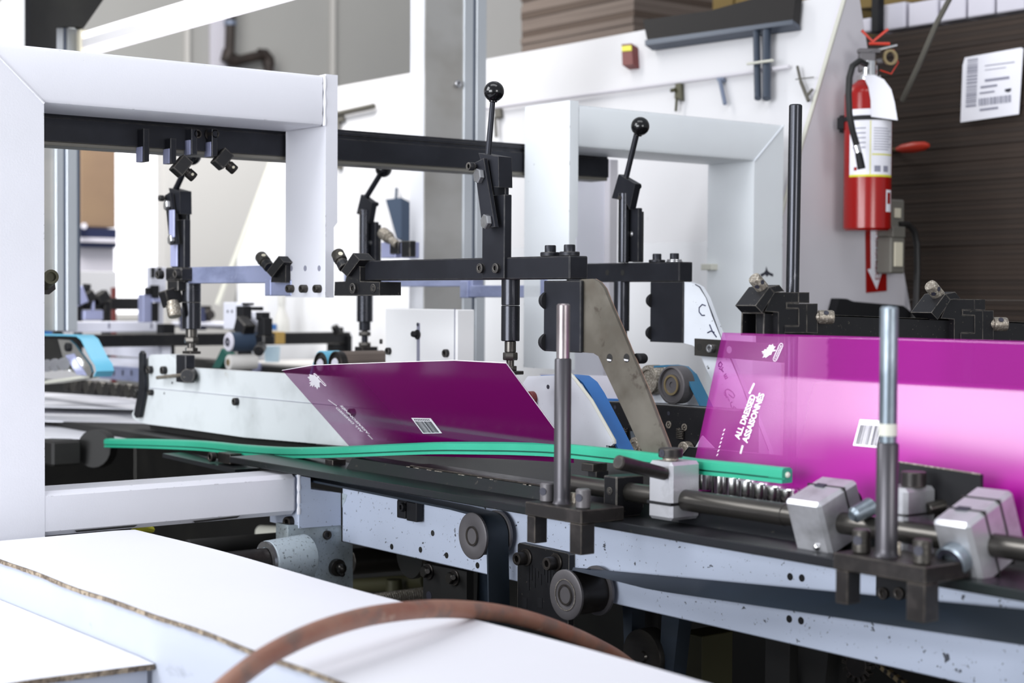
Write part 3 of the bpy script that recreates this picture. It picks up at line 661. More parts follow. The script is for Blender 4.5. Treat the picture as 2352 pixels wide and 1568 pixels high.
# roller chain below the guide
ch = Thing('roller_chain', 'row of small dark rollers running under the white fold guide', 'chain', PY(540, 1012, Yg+.01))
base = B().pY(Yg+.012, [(345, 975), (560, 1006), (760, 1026), (760, 1034), (560, 1019), (345, 986)], .02)
ch.part('chain_bed', base, 'darkint')
for k in range(26):
    x = 350+k*14.6; y = 972+(1017-972)*(x-350)/365
    c = PY(x, y+2, Yg+.024)
    ch.part('roller', B().lathe(c-Y_*.006, Y_, [(.0075, 0), (.0085, .002), (.0085, .012), (.0075, .014)], 12), 'shaftsteel' if k % 3 else 'brownblack')
# ================================================================== bed plate, side beam and drive
Yt = 1.66                                             # front edge of the bed plate
ZT = PY(870, 1106, Yt).z
xt0 = PY(526, 1056, Yt).x; XR = -.9
t = Thing('bed_plate', 'long black bed plate running along the machine under the green strip', 'plate', (xt0, Yt, ZT-.014))
t.part('plate', B().box((xt0, Yt, ZT-.0135), (XR, 1.80, ZT), .0015), 'table')
zr = ZT+.020
t.part('ridge', B().prism([(xt0+.35, 1.735, ZT), (xt0+.35, 1.80, ZT), (xt0+.35, 1.80, zr), (xt0+.35, 1.748, zr)], (1.32, 0, 0)), 'table', 'raised black strip with worn edge')
wr = B()
for k in range(26):
    x = xt0+.5+random.random()*.95; l = .006+random.random()*.02
    wr.box((x, 1.7478-.0004, zr-.001-random.random()*.002), (x+l, 1.750, zr+.0003), 0)
t.part('worn_edge', wr, 'knurl', 'bare worn spots on the ridge edge', kind='stuff')
t.part('felt_strip', B().box((xt0+.55, 1.752, zr), (xt0+1.62, 1.80, zr+.003), .0008), 'brownblack', 'greyish felt strip')
t.part('inner_deck', B().box((-5.6, 1.81, ZT-.03), (XR, 2.75, ZT-.012), .001), 'darkint')
# left lower arm of the bed
t = Thing('bed_extension', 'dark flat arm ending left below the bed plate', 'arm', PY(480, 1060, 1.72))
t.part('arm_plate', B().prism([PY(373, 1041, 1.70), PY(540, 1078, 1.70), PY(540, 1088, 1.70), PY(373, 1050, 1.70)], (0, .06, 0)), 'table')
t.part('bolt', B().bolt(PY(492, 1049, 1.715), -Y_, .011, .012), 'brownblack')
t.part('bolt_block', B().bY(1.72, 500, 1040, 528, 1064, .03), 'brownblack')
# side beam
Yn = PX(783, 1160, Xf).y
zb1 = ZT-.02; zb0 = PY(1400, 1384, Yn).z; xn0 = PY(786, 1190, Yn).x
t = Thing('side_rail', 'long pale blue white side beam with paint specks and holes', 'beam', (xn0, Yn, zb0))
t.part('beam_body', B().box((xn0, Yn, zb0), (XR, Yn+.03, zb1), .002), 'beam')
for x, y in ((900, 1255), (966, 1262), (994, 1224), (1026, 1275), (1097, 1298)):
    t.part('screw_hole', B().lathe(PY(x, y, Yn)-Y_*.0006, Y_, [(.0058, 0), (.0058, .0005), (.0046, .0009), (.0042, .0004), (1e-5, .0004)], 14), 'shaftsteel')
for x, y in ((1815, 1324), (1842, 1327), (1813, 1421), (1840, 1425)):
    t.part('drilled_hole', B().lathe(PY(x, y, Yn)-Y_*.0006, Y_, [(.0056, 0), (.0056, .0004), (1e-5, .0003)], 14), 'blackmat')
t.part('paint_break', B().pY(Yn-.0008, [(786, 1132), (797, 1136), (792, 1152), (788, 1158), (786, 1165)], .0006), 'cast', 'broken filler at the beam end')
# small dark bracket hanging from the plate
t = Thing('hanging_bracket', 'small black bracket hanging in front of the pale side beam', 'bracket', PY(932, 1195, Yn-.05))
t.part('bracket_plate', B().bY(Yn-.02, 911, 1150, 930, 1190, .016).bY(Yn-.02, 933, 1150, 956, 1197, .016), 'blackmat')
t.part('bolt', B().bolt(PY(927, 1164, Yn-.02), -Y_, .009, .008), 'blackmat')
t.part('hanger_arm', B().bY(Yn-.02, 912, 1134, 955, 1154, .015), 'blackmat')
# pulley one with belt
def pulley(c, r, w, name, label, hub, gap=.0):
    t = Thing(name, label, 'pulley', c)
    t.part('front_flange', B().lathe(c, Y_, [(1e-5, .002), (hub, .002), (hub*1.02, .004), (hub*1.1, .0035), (r*.93, .0015), (r, .003), (r, .007), (r*.8, .0075)], 36), 'pulley')
    t.part('hub_ring', B().ring(c+Y_*.0005, Y_, hub*.82, hub, .004, 28), 'brownblack')
    t.part('drum', B().lathe(c+Y_*.006, Y_, [(r*.84, 0), (r*.86, w/2), (r*.84, w)], 36), 'brownblack')
    t.part('rear_flange', B().lathe(c+Y_*(w+.006), Y_, [(r*.8, 0), (r, .001), (r, .006), (r*.5, .007)], 36), 'pulley')
    return t
pc1 = PY(1082, 1231, Yn-.075)
r1 = rad(54, pc1)
pulley(pc1, r1, .05, 'belt_pulley', 'steel pulley high on the side beam carrying the hanging dark belt', r1*.42)
ri = r1*.88; yb0 = pc1.y+.008; wb = .046
pts = []
far = PY(795, 1112, Yn-.045)
for k in range(8): pts.append(V((pc1.x-.62+.62*k/8, 0, pc1.z+ri+.003+(.006*(1-k/8)))))
for k in range(13):
    a = math.pi/2-k/12*math.pi*.52; pts.append(V((pc1.x+math.cos(a)*ri, 0, pc1.z+math.sin(a)*ri)))
zdown = PX(1140, 1440, pc1.x+ri).z-.12
e = pts[-1]
for k in range(1, 9): pts.append(V((e.x+.012*k/8, 0, e.z+(zdown-e.z)*k/8)))
def beltmesh(pts, y0, w, th=.003):
    return B().sweep([V((p.x, y0+w/2, p.z)) for p in pts], [(-w/2, -th/2), (w/2, -th/2), (w/2, th/2), (-w/2, th/2)], up=(0, 1, 0)) if 0 else beltsw(pts, y0, w, th)
def beltsw(pts, y0, w, th):
    m = len(pts); vs_ = []; fs_ = []
    for j, p in enumerate(pts):
        tn = (pts[min(j+1, m-1)]-pts[max(j-1, 0)]); tn = V((tn.x, 0, tn.z)).normalized(); nn = V((-tn.z, 0, tn.x))
        for a, b_ in ((0, -1), (1, -1), (1, 1), (0, 1)):
            vs_.append(V((p.x, y0+a*w, p.z))+nn*th/2*b_)
    for j in range(m-1):
        for i in range(4): fs_.append((j*4+i, j*4+(i+1) % 4, (j+1)*4+(i+1) % 4, (j+1)*4+i))
    fs_ += [(3, 2, 1, 0), tuple((m-1)*4+i for i in range(4))]
    return B().add(vs_, fs_)
solo('drive_belt', 'dark blue rubber belt over the high pulley and hanging down', 'belt', beltsw(pts, yb0, wb, .004), 'rubber')
# black bolted plate and lower pulley
Yq = Yn-.014
t = Thing('bearing_plate', 'worn black plate with two bolts on the side beam left of the low pulley', 'plate', PY(1245, 1420, Yq))
t.part('plate', B().pY(Yq, [(1193, 1246), (1302, 1270), (1307, 1274), (1305, 1440), (1188, 1440), (1189, 1250)], .013), 'blackworn')
gr = B()
for k in range(9):
    x = 1212+k*7; gr.bY(Yq-.001, x, 1290+(k*37 % 30), x+3, 1345-(k*23 % 40)+10, .0012, 0)
t.part('scraped_ribs', gr, 'blackmat')
for x, y in ((1206, 1281), (1275, 1292)):
    w = t.part('washer', B().cyl(PY(x+4, y-2, Yq), PY(x+4, y-2, Yq)-Y_*.004, .0155), 'brownblack')
    t.part('bolt', B().bolt(PY(x+2, y, Yq)-Y_*.004, -Y_, .0115, .018), 'brownblack', parent=w)
for x in (1205, 1240): t.part('slot', B().bY(Yq-.0006, x-5, 1372, x+5, 1396, .0006, 0), 'blackmat')
pc2 = PY(1296, 1366, Yn-.085); r2 = rad(58, pc2)
t = pulley(pc2, r2, .062, 'belt_pulley', 'steel pulley low on the side beam with the belt running right', r2*.42)
t.part('lettered_ring', B().ring(pc2+Y_*.0012, Y_, r2*.60, r2*.63, .0004, 30), 'knurl')
# belt running right, twisting from flat to upright
m = B(); vs_ = []; fs_ = []; N = 26
for j in range(N+1):
    u = j/N
    A = PY(1320+u*1060, 1303+u*100, Yn-.016-.07*u*0)          # upper edge
    px = 1318+u*1062
    lo = PY(px, 1310+18*min(1, u*6)+u*158, Yn-.078+.045*u)
    th = V((0, -.0035, .001))
    vs_ += [A, lo, lo+th, A+th]
for j in range(N):
    for i in range(4): fs_.append((j*4+i, j*4+(i+1) % 4, (j+1)*4+(i+1) % 4, (j+1)*4+i))
fs_ += [(0, 1, 2, 3), tuple(N*4+i for i in (3, 2, 1, 0))]
m.add(vs_, fs_)
ri2 = r2*.87; pts = []
for k in range(14):
    a = math.pi*.5+k/13*math.pi*.75; pts.append(V((pc2.x+math.cos(a)*ri2, 0, pc2.z+math.sin(a)*ri2)))
bm = beltsw(pts, pc2.y+.012, .045, .004); m.add(bm.v, bm.f)
solo('drive_belt', 'dark blue rubber belt running right from the low pulley across the beam', 'belt', m, 'rubber')
# block in the beam behind post two base
t = Thing('beam_block', 'black block with two bolts on the side beam under the right post base', 'block', PY(2050, 1385, Yn-.02))
t.part('block_body', B().bY(Yn-.02, 2010, 1310, 2092, 1384, .018), 'blackmat')
for x in (2032, 2068): t.part('bolt', B().bolt(PY(x, 1362, Yn-.02), -Y_, .0085, .006), 'brownblack')
# ================================================================== shaft on the bed and aluminium clamps
Ys = 1.715
sa = PY(1330, 1108, Ys); sb = PY(2345, 1250, Ys); ax = X_
SZ = (PY(1700, 1163, Ys).z+PY(1450, 1133, Ys).z)/2; r = rad(22, PY(1450, 1133, Ys))
t = Thing('cross_shaft', 'long round steel shaft lying along the bed plate through the clamps', 'shaft', (sa.x, Ys, SZ))
t.part('shaft_rod', B().cyl((PY(1315, 1108, Ys).x, Ys, SZ), (XR, Ys, SZ), r, n=24), 'shaftsteel')
t.part('bearing_block', B().box((PY(1386, 1140, Ys-.028).x, Ys-.028, ZT), (PY(1416, 1140, Ys-.028).x, Ys+.030, PY(1400, 1093, Ys-.028).z), .0015), 'blackworn')
t.part('set_screw', B().bolt(PY(1401, 1127, Ys-.028), -Y_, .006, .0015), 'blackworn')
def bigstep(x0, x1, dz=.0, y=0): pass
t.part('thick_sleeve', B().cyl((PY(1562, 1147, Ys).x, Ys, SZ), (PY(1808, 1180, Ys).x, Ys, SZ), r*1.08, n=24), 'shaftsteel')
def clamp(x0, x1, tilt, hgt, dep, label, c_off=(0, 0), slits=1, extra=None):
    """cast clamp around the shaft between pixel columns x0..x1 of its near edge, leaning by tilt about the shaft"""
    xa = PY(x0, 1140+.14*(x0-1450), Ys-dep/2).x; xb_ = PY(x1, 1140+.14*(x1-1450), Ys-dep/2).x
    a = math.radians(tilt); u = V((0, math.cos(a), math.sin(a))); w = V((0, -math.sin(a), math.cos(a)))
    c = V(((xa+xb_)/2, Ys, SZ))+u*c_off[0]+w*c_off[1]
    t = Thing('shaft_clamp', label, 'clamp', V((c.x, c.y, ZT)), 'cast aluminium clamps on the shaft')
    t.part('clamp_body', B().obox(c, (X_, u, w), ((xb_-xa)/2, dep/2, hgt/2), .005), 'alu')
    return t, c, u, w, (xb_-xa)/2, dep/2, hgt/2
t, c, u, w, hx, hy, hz = clamp(1487, 1541, 0, .088, .062, 'aluminium clamp with black handle and knob left on the shaft', (0, .014))
t.part('slit', B().obox(c-w*.019, (X_, u, w), (hx+.0006, hy+.0006, .0022), 0), 'blackmat')
k = c+w*hz-u*.008
t.part('neck', B().cyl(k, k+w*.006, .012), 'knurl')
t.part('clamp_knob', B().cyl(k+w*.005, k+w*.019, .0185, n=24), 'brownblack')
t.part('cross_hole', B().lathe(k+w*.012-Y_*.0178, -Y_, [(.006, 0), (.006, .0008), (1e-5, .0006)], 14), 'ink')
h1 = PY(1527, 1088, Ys-.033); h0 = PY(1419, 1061, Ys-.14)
hd = t.part('handle', B().cyl(h0, h1, rad(17, h0), rad(15, h1), b=.002).cyl(h1, h1+(h1-h0).normalized()*.006, .004), 'brownblack', 'dark round handle')
t, c, u, w, hx, hy, hz = clamp(1806, 1888, 20, .080, .084, 'tilted aluminium clamp in the middle of the shaft', (.006, .004))
t.part('slit', B().obox(c+u*.012, (X_, u, w), (hx+.0006, .0014, hz+.0006), 0), 'darkint')
t.part('slot_mark', B().obox(c+u*.010+w*(hz+.0008)-X_*.008, ((1, -.1, 0), u, w), (.009, .0045, .0012), .001), 'ink', 'dark recessed screw slot')
t.part('bright_screw', B().sphere(c-u*hy-w*(hz-.014)+X_*.010, .0055, 12), 'chrome')
t.part('rear_knob', B().cyl(c+u*hy, c+u*(hy+.02), .014), 'brownblack')
t, c, u, w, hx, hy, hz = clamp(1978, 2048, 0, .094, .064, 'aluminium clamp half hidden behind the right post', (.028, .010))
t.part('slit', B().obox(c+w*.012, (X_, u, w), (hx+.0006, hy+.0006, .0014), 0), 'darkint')
h0 = PY(1958, 1185, Ys-.035); h1 = PY(2005, 1160, Ys+.0)
t.part('handle', B().cyl(h0, h1, .011, .0125, b=.004).lathe(h0, h0-h1, [(.006, 0), (.006, .002), (1e-5, .001)], 12), 'galv')
k = c+w*hz+X_*.012
t.part('clamp_knob', B().cyl(k, k+w*.02, .0165, n=22), 'brownblack')
h0 = c+X_*(hx+.002)+w*.018+u*.01; t.part('cross_rod', B().cyl(h0, h0+V((.02, .07, .012)), .0085), 'shaftsteel')
t, c, u, w, hx, hy, hz = clamp(2142, 2228, 22, .088, .100, 'tilted aluminium clamp farthest right with a big round screw', (.010, .004))
t.part('slit', B().obox(c-u*.014, (X_, u, w), (hx+.0006, .0016, hz+.0006), 0), 'darkint')
t.part('slit', B().obox(c+u*.018, (X_, u, w), (hx+.0006, .0016, hz+.0006), 0), 'darkint')
t.part('slot_mark', B().obox(c-u*.014+w*(hz+.0008)-X_*.004, ((1, .1, 0), u, w), (.009, .0045, .0012), .001), 'ink', 'dark recessed screw slot')
k = c-u*hy-w*.004
bg = t.part('round_screw', B().lathe(k, -u, [(.0215, 0), (.0215, .014), (.019, .016), (.014, .016), (.013, .012), (.007, .012), (.0065, .015), (1e-5, .015)], 26), 'galv')
t.part('screw_socket', B().ring(k-u*.0155, -u, .0125, .019, .0008, 26), 'ink', parent=bg)
# ================================================================== posts on their clamped bases
def post(px, ytop, yj, ybase, r0, r1, bx0, bx1, bx2, byl, byr, label, mats, tape=False):
    Yp = 1.625
    p = PY(px, ybase, Yp); zt = PY(px, ytop, Yp).z; zj = PY(px, yj, Yp).z; zb = ZT+.022
    t = Thing('guide_post', label, 'post', (p.x, p.y, ZT))
    t.part('upper_rod', B().cyl((p.x, p.y, zj-.002), (p.x, p.y, zt), rad(r0, p), n=24, b=.0025), mats[0])
    t.part('sleeve', B().lathe((p.x, p.y, zb-.002), Z_, [(rad(r1, p)*1.25, 0), (rad(r1, p)*1.02, .006), (rad(r1, p), .012), (rad(r1, p), zj-zb), (rad(r1, p)*.9, zj-zb+.002)], 28), 'sleeve')
    ya = Yp-.032
    x0 = PY(bx0, byl, ya).x; x1 = PY(bx1, byr, ya).x
    t.part('base_plate', B().box((x0, ya, ZT+.0005), (x1, Yp+.055, zb), .0015), 'brownblack')
    L = x1-x0; fz = ZT-.042
    t.part('base_foot', B().box((x0+.004, ya+.0005, fz), (x0+.024, ya+.026, ZT+.0005), .001), 'brownblack')
    t.part('base_foot', B().box((x1-.028, ya+.0005, fz-.004), (x1-.0005, ya+.028, ZT+.0005), .001), 'brownblack')
    for q, dy in ((.17, .0), (.86, -.006)):
        c = V((x0+L*q, ya+.026+dy, zb))
        k = t.part('clamp_screw', B().cyl(c, c+Z_*.03, .0115, n=22, b=.002), 'pulley' if not tape else 'darkknurl')
        d = V((.25, -1, 0)).normalized()
        t.part('cross_hole', B().lathe(c+Z_*.017+d*.0113, d, [(.0062, 0), (.0062, .0006), (.005, .0006), (1e-5, .0003)], 16), 'ink', parent=k)
    c = V((x0+L*.42, ya+.05, zb)); t.part('small_screw', B().bolt(c, Z_, .006, .016), 'knurl')
    if tape:
        za = PY(px, 1000, Yp).z; zc2 = PY(px, 972, Yp).z
        t.part('tape_band', B().cyl((p.x, p.y, za), (p.x, p.y, zc2), rad(r0+.7, p), n=24, b=.0003), 'tape', 'peeling cream tape band')
    return t
post(1291, 697, 823, 1150, 15.5, 19.5, 1206, 1335, 1383, 1160, 1178, 'slim steel post with dark sleeve in front of the purple sheet', ('steelrod', 'brownblack'))
post(2036, 703, 1016, 1262, 20.5, 25.5, 1913, 2125, 2160, 1285, 1300, 'blurred galvanised post with dark sleeve before the magenta sheet', ('galv', 'brownblack'), True)
# ================================================================== green edge strip and its holders
pl = [(232, 1016), (300, 1017), (380, 1019), (470, 1023), (560, 1032), (650, 1038), (740, 1038), (830, 1035), (920, 1031), (1010, 1028), (1100, 1028), (1190, 1029), (1290, 1033), (1400, 1044), (1500, 1055), (1600, 1069), (1700, 1079), (1808, 1091)]
path = [PY(x, y, 1.765) for x, y in pl]
fine = []
for i in range(len(path)-1):
    p0 = path[max(i-1, 0)]; p1 = path[i]; p2 = path[i+1]; p3 = path[min(i+2, len(path)-1)]
    for k in range(5):
        u = k/5; fine.append(.5*((2*p1)+(p2-p0)*u+(2*p0-5*p1+4*p2-p3)*u*u+(3*p1-p0-3*p2+p3)*u**3))
fine.append(path[-1])
s_ = .0108
prof = [(-s_, .004), (-s_*.95, .008), (-s_*.6, s_), (s_*.6, s_), (s_*.95, .008), (s_, .004), (s_, -.0115), (-s_, -.0115), (-s_, -.0062), (-s_*.55, -.0056), (-s_*.55, -.0040), (-s_, -.0034)]
t = Thing('edge_strip', 'sea green plastic edge strip curving across the whole machine', 'strip', path[9])
t.part('strip_body', B().sweep(fine, [(-a, b_) for a, b_ in prof][::-1]), 'green')
t.part('groove', B().sweep(fine[:-2], [(s_*.56, -.0060), (s_*.56, -.0038), (s_*.4, -.0038), (s_*.4, -.0060)]), 'greendark', 'dark groove along the strip')
t.part('cut_end', B().sphere(fine[-1]+V((.0006, 0, .0005)), .0045, 10), 'tape', 'torn pale end')
for px, py, lab in ((545, 1040, 'small dark block holding the green strip at its left bend'), (772, 1060, 'small dark block holding the green strip in the middle'), (1367, 1062, 'small dark stand holding the green strip right of the slim post')):
    p = PY(px, py, 1.765); z = min(q.z for q in path if abs(q.x-p.x) < .35)
    zz = min(fine, key=lambda q: abs(q.x-p.x)).z-.0118
    t = Thing('strip_holder', lab, 'holder', (p.x, 1.765, ZT))
    zc_ = zz-.004
    t.part('holder_post', B().box((p.x-.010, 1.757, ZT-.013), (p.x+.012, 1.785, zc_-.012), .001), 'blackworn')
    t.part('holder_cap', B().box((p.x-.016, 1.748, zc_-.013), (p.x+.014, 1.780, zc_), .001), 'brownblack')
# ================================================================== rollers at the right behind the strip
t = Thing('roller_bed', 'row of shiny chrome rollers below the right end of the green strip', 'rollers', (PY(1700, 1140, 1.80).x, 1.80, ZT))
yr = 1.80
t.part('roller_frame', B().pY(yr+.002, [(1612, 1112), (1800, 1158), (1800, 1180), (1612, 1140)], .012), 'blackmat')
for k in range(7):
    px = 1625+k*31; py = 1109+k*7.3
    p = PY(px, py-1, yr)
    t.part('roller', B().lathe(p-Z_*.012, Z_, [(.0125, 0), (.0152, .002), (.0152, .030), (.013, .032), (1e-5, .032)], 18), 'chrome')
t.part('roller_strip', B().pY(yr+.014, [(1600, 1092), (1830, 1140), (1830, 1149), (1600, 1103)], .01), 'shaftsteel')
# ================================================================== side plate behind right post
Yk = 1.775
t = Thing('side_plate', 'matt black upright plate before the magenta sheet right of the post', 'plate', PY(2160, 1200, Yk))
t.part('plate', B().pY(Yk, [(2030, 1056), (2252, 1090), (2252, 1212), (2030, 1180)], .006), 'blackmat')
t.part('worn_edge', B().tubepath([PY(2030, 1055.5, Yk+.001), PY(2252, 1089.5, Yk+.001)], .0013, 6), 'knurl', 'worn bright top edge')
t.part('screw', B().bolt(PY(2147, 1176, Yk), -Y_, .008, .001), 'brownblack')
# ================================================================== tall rod, square bar and cross clamps
Xb = -1.84
def cross_clamp(dx_px, dy_px, label):
    def P(x, y, d=0): return PX(x+dx_px, y+dy_px, Xb+.012+d)
    t = Thing('cross_clamp', label, 'clamp', P(1815, 790))
    body = [(1760, 659), (1788, 671), (1834, 671), (1834, 695), (1806, 695), (1806, 709), (1834, 709), (1834, 747), (1803, 747), (1803, 765), (1787, 765), (1787, 717), (1752, 717), (1760, 700)]
    t.part('clamp_body', B().prism([P(x, y) for x, y in [(1776, 671), (1834, 671), (1834, 695), (1806, 695), (1806, 708), (1834, 708), (1834, 748), (1803, 748), (1803, 790), (1788, 790), (1788, 717), (1757, 715)]], (-.05, 0, 0)), 'blackworn')
    t.part('end_tab', B().prism([P(x, y) for x, y in [(1834.5, 671), (1859, 671), (1859, 696), (1834.5, 695)]], (-.05, 0, 0)), 'blackworn')
    t.part('jaw', B().prism([P(x, y, .0015) for x, y in [(1807, 696), (1853, 697), (1853, 764), (1803, 764), (1803, 749), (1835, 749), (1835, 708), (1807, 707)]], (-.05, 0, 0)), 'blackworn')
    t.part('jaw_face', B().prism([P(x, y, .001) for x, y in [(1853.5, 697), (1878, 697), (1878, 765), (1853.5, 764)]], (-.05, 0, 0)), 'blackworn')
    t.part('swivel_block', B().prism([P(x, y, .006) for x, y in [(1767, 659), (1779, 673), (1750, 718), (1735, 702)]], (-.045, 0, 0)).prism([P(x, y, .006) for x, y in [(1767.5, 659), (1790, 654), (1802, 669), (1779, 672)]], (-.045, 0, 0)), 'blackworn')
    p0 = P(1759, 671, -.01); p1 = P(1736, 643, -.01); a = (p1-p0).normalized(); r = rad(15, p0)
    k = t.part('clamp_knob', B().drilled(p0, a, r, (p1-p0).length+.006), 'knurl')
    c = p0+a*(p1-p0).length*.82
    for d in (V((.9, -.3, .25)), V((.45, -.75, -.6))):
        d = (d-a*d.dot(a)).normalized()
        t.part('cross_hole', B().lathe(c+d*r*.97, d, [(r*.36, 0), (r*.36, .0008), (r*.3, .0008), (1e-5, .0004)], 14), 'ink', parent=k)
    p0 = P(1862, 728, -.008); a = V((1, -.12, -.03)).normalized(); r = rad(16, p0)
    k = t.part('clamp_knob', B().drilled(p0-Y_*.0+Y_*.006, (Y_+X_*.75).normalized(), r, .034), 'knurl')
    d = V((.5, -.45, .55)).normalized(); a = (Y_+X_*.75).normalized(); d = (d-a*d.dot(a)).normalized()
    t.part('cross_hole', B().lathe(p0+Y_*.006+a*.020+d*r*.97, d, [(r*.38, 0), (r*.38, .0008), (1e-5, .0004)], 14), 'ink', parent=k)
    return t
cross_clamp(0, 0, 'black cross clamp with two drilled knobs at the left end of the square bar')
cross_clamp(404, 16, 'black cross clamp with two drilled knobs farther right on the square bar')
# square tube (tilts slightly, follows its own axis)
A = PX(1755, 744, Xb); E = PX(2500, 768, Xb); d = (E-A).normalized(); hw = .0245
t = Thing('square_bar', 'black square tube crossing behind the top of the magenta sheet', 'bar', A-Z_*.03)
u = X_; w = d.cross(u).normalized() if d.cross(u).z > 0 else -d.cross(u).normalized()
hz = (PX(1900, 717, Xb).z-PX(1900, 770, Xb).z)/2; hw = .026; wl = .003
t.part('tube_wall', B().obox(A+d*.8+u*(-wl/2), (d, u, w), (.8, wl/2, hz), .0006), 'blackworn')
t.part('tube_wall', B().obox(A+d*.8+u*(-2*hw+wl/2), (d, u, w), (.8, wl/2, hz), .0006), 'blackworn')
t.part('tube_wall', B().obox(A+d*.8+u*(-hw)+w*(hz-wl/2), (d, u, w), (.8, hw, wl/2), .0006), 'blackworn')
t.part('tube_wall', B().obox(A+d*.8+u*(-hw)-w*(hz-wl/2), (d, u, w), (.8, hw, wl/2), .0006), 'blackworn')
def lean_rod(px0, py0, px1, py1, rpx, X, label, mat='black', zdown=None):
    a = PX(px0, py0, X); b_ = PX(px1, py1, X); dn = (b_-a).normalized(); L = (a.z-(ZT-.02))/(-dn.z)
    return solo('steel_rod', label, 'rod', B().cyl(a, a+dn*L, rad(rpx, a), n=24, b=.002), mat)
lean_rod(1827.5, 240, 1820, 670, 15.2, Xb-.038, 'tall dark steel rod rising from the cross clamp beside the right frame', 'blackrod')
lean_rod(2230, 700, 2226, 790, 15, Xb-.038, 'short dark rod under the right cross clamp, seen through the magenta sheet', 'black')
# ================================================================== printed sheets
def sheetmat(key, name, col, axis_a, axis_b, a0, a1, tint, rough, top=None, spec=.5):
    m = Mat(name, col, rough, 0, spec); M[key] = m
    m.roughvar(6, rough*.8, rough*1.2, (.3, 1, 1))
    g = m.n('ShaderNodeNewGeometry'); sx = m.n('ShaderNodeSeparateXYZ'); m.t.links.new(g.outputs['Position'], sx.inputs[0])
    r = m.n('ShaderNodeMapRange'); r.interpolation_type = 'SMOOTHSTEP'
    for k, v in (('From Min', axis_a), ('From Max', axis_b), ('To Min', a0), ('To Max', a1)): r.inputs[k].default_value = v
    m.t.links.new(sx.outputs['X'], r.inputs['Value'])
    fac = r.outputs[0]
    if top:
        rz = m.n('ShaderNodeMapRange')
        for k, v in (('From Min', top[0]), ('From Max', top[1]), ('To Min', 1), ('To Max', top[2])): rz.inputs[k].default_value = v
        m.t.links.new(sx.outputs['Z'], rz.inputs['Value']); mu = m.n('ShaderNodeMath'); mu.operation = 'MULTIPLY'
        m.t.links.new(fac, mu.inputs[0]); m.t.links.new(rz.outputs[0], mu.inputs[1]); fac = mu.outputs[0]
    tr = m.n('ShaderNodeBsdfTransparent'); tr.inputs[0].default_value = tint
    mx = m.n('ShaderNodeMixShader'); m.t.links.new(fac, mx.inputs[0])
    m.t.links.new(tr.outputs[0], mx.inputs[1]); m.t.links.new(m.b.outputs[0], mx.inputs[2])
    m.t.links.new(mx.outputs[0], m.t.nodes['Material Output'].inputs['Surface'])
    return m
# ---- sheet one: a flap leaning toward the aisle (its underside shows)
K1 = 1.0; Y01 = 1.792; Z01 = H-.285
def on1(x, y, lift=0.0):
    rr = ray(x, y); n = V((0, 1, K1)); k = (n.dot(V((0, Y01, Z01)))-n.dot(CAM))/n.dot(rr)
    return CAM+rr*k - n.normalized()*lift
n1 = V((0, 1, K1)).normalized()
sheetmat('film1', 'glossy purple printed sheet', '6c0858', on1(760, 950).x, on1(930, 950).x, .36, 1.0, (.93, .80, .92, 1), .12)
ol = [(648, 850), (720, 838), (880, 832), (1045, 827), (1163, 833), (1220, 910), (1275, 985), (1316, 1042), (1318, 1063), (1130, 1052), (950, 1046), (820, 1045), (800, 1022), (724, 936)]
t = Thing('printed_sheet', 'dark purple glossy printed sheet with barcode, see through at its left edge', 'sheet', on1(1000, 1040))
t.part('sheet', B().prism([on1(x, y) for x, y in ol], n1*.0007), 'film1')
ed = [on1(x, y, .0003) for x, y in ol]
t.part('cut_edge', B().tubepath([ed[0], ed[1], ed[2], ed[3], ed[4]], .0006, 5).tubepath(ed[4:7], .0006, 5), 'ptwhite', 'pale cut edge')
LF = [(0, 1), (.12, .72), (.3, .82), (.24, .42), (.46, .6), (.54, .46), (.88, .5), (.76, .24), (.95, .12), (.52, -.2), (.58, -.36), (.1, -.3), (.06, -.62), (-.06, -.62), (-.1, -.3), (-.58, -.36), (-.52, -.2), (-.95, .12), (-.76, .24), (-.88, .5), (-.54, .46), (-.46, .6), (-.24, .42), (-.3, .82), (-.12, .72)]
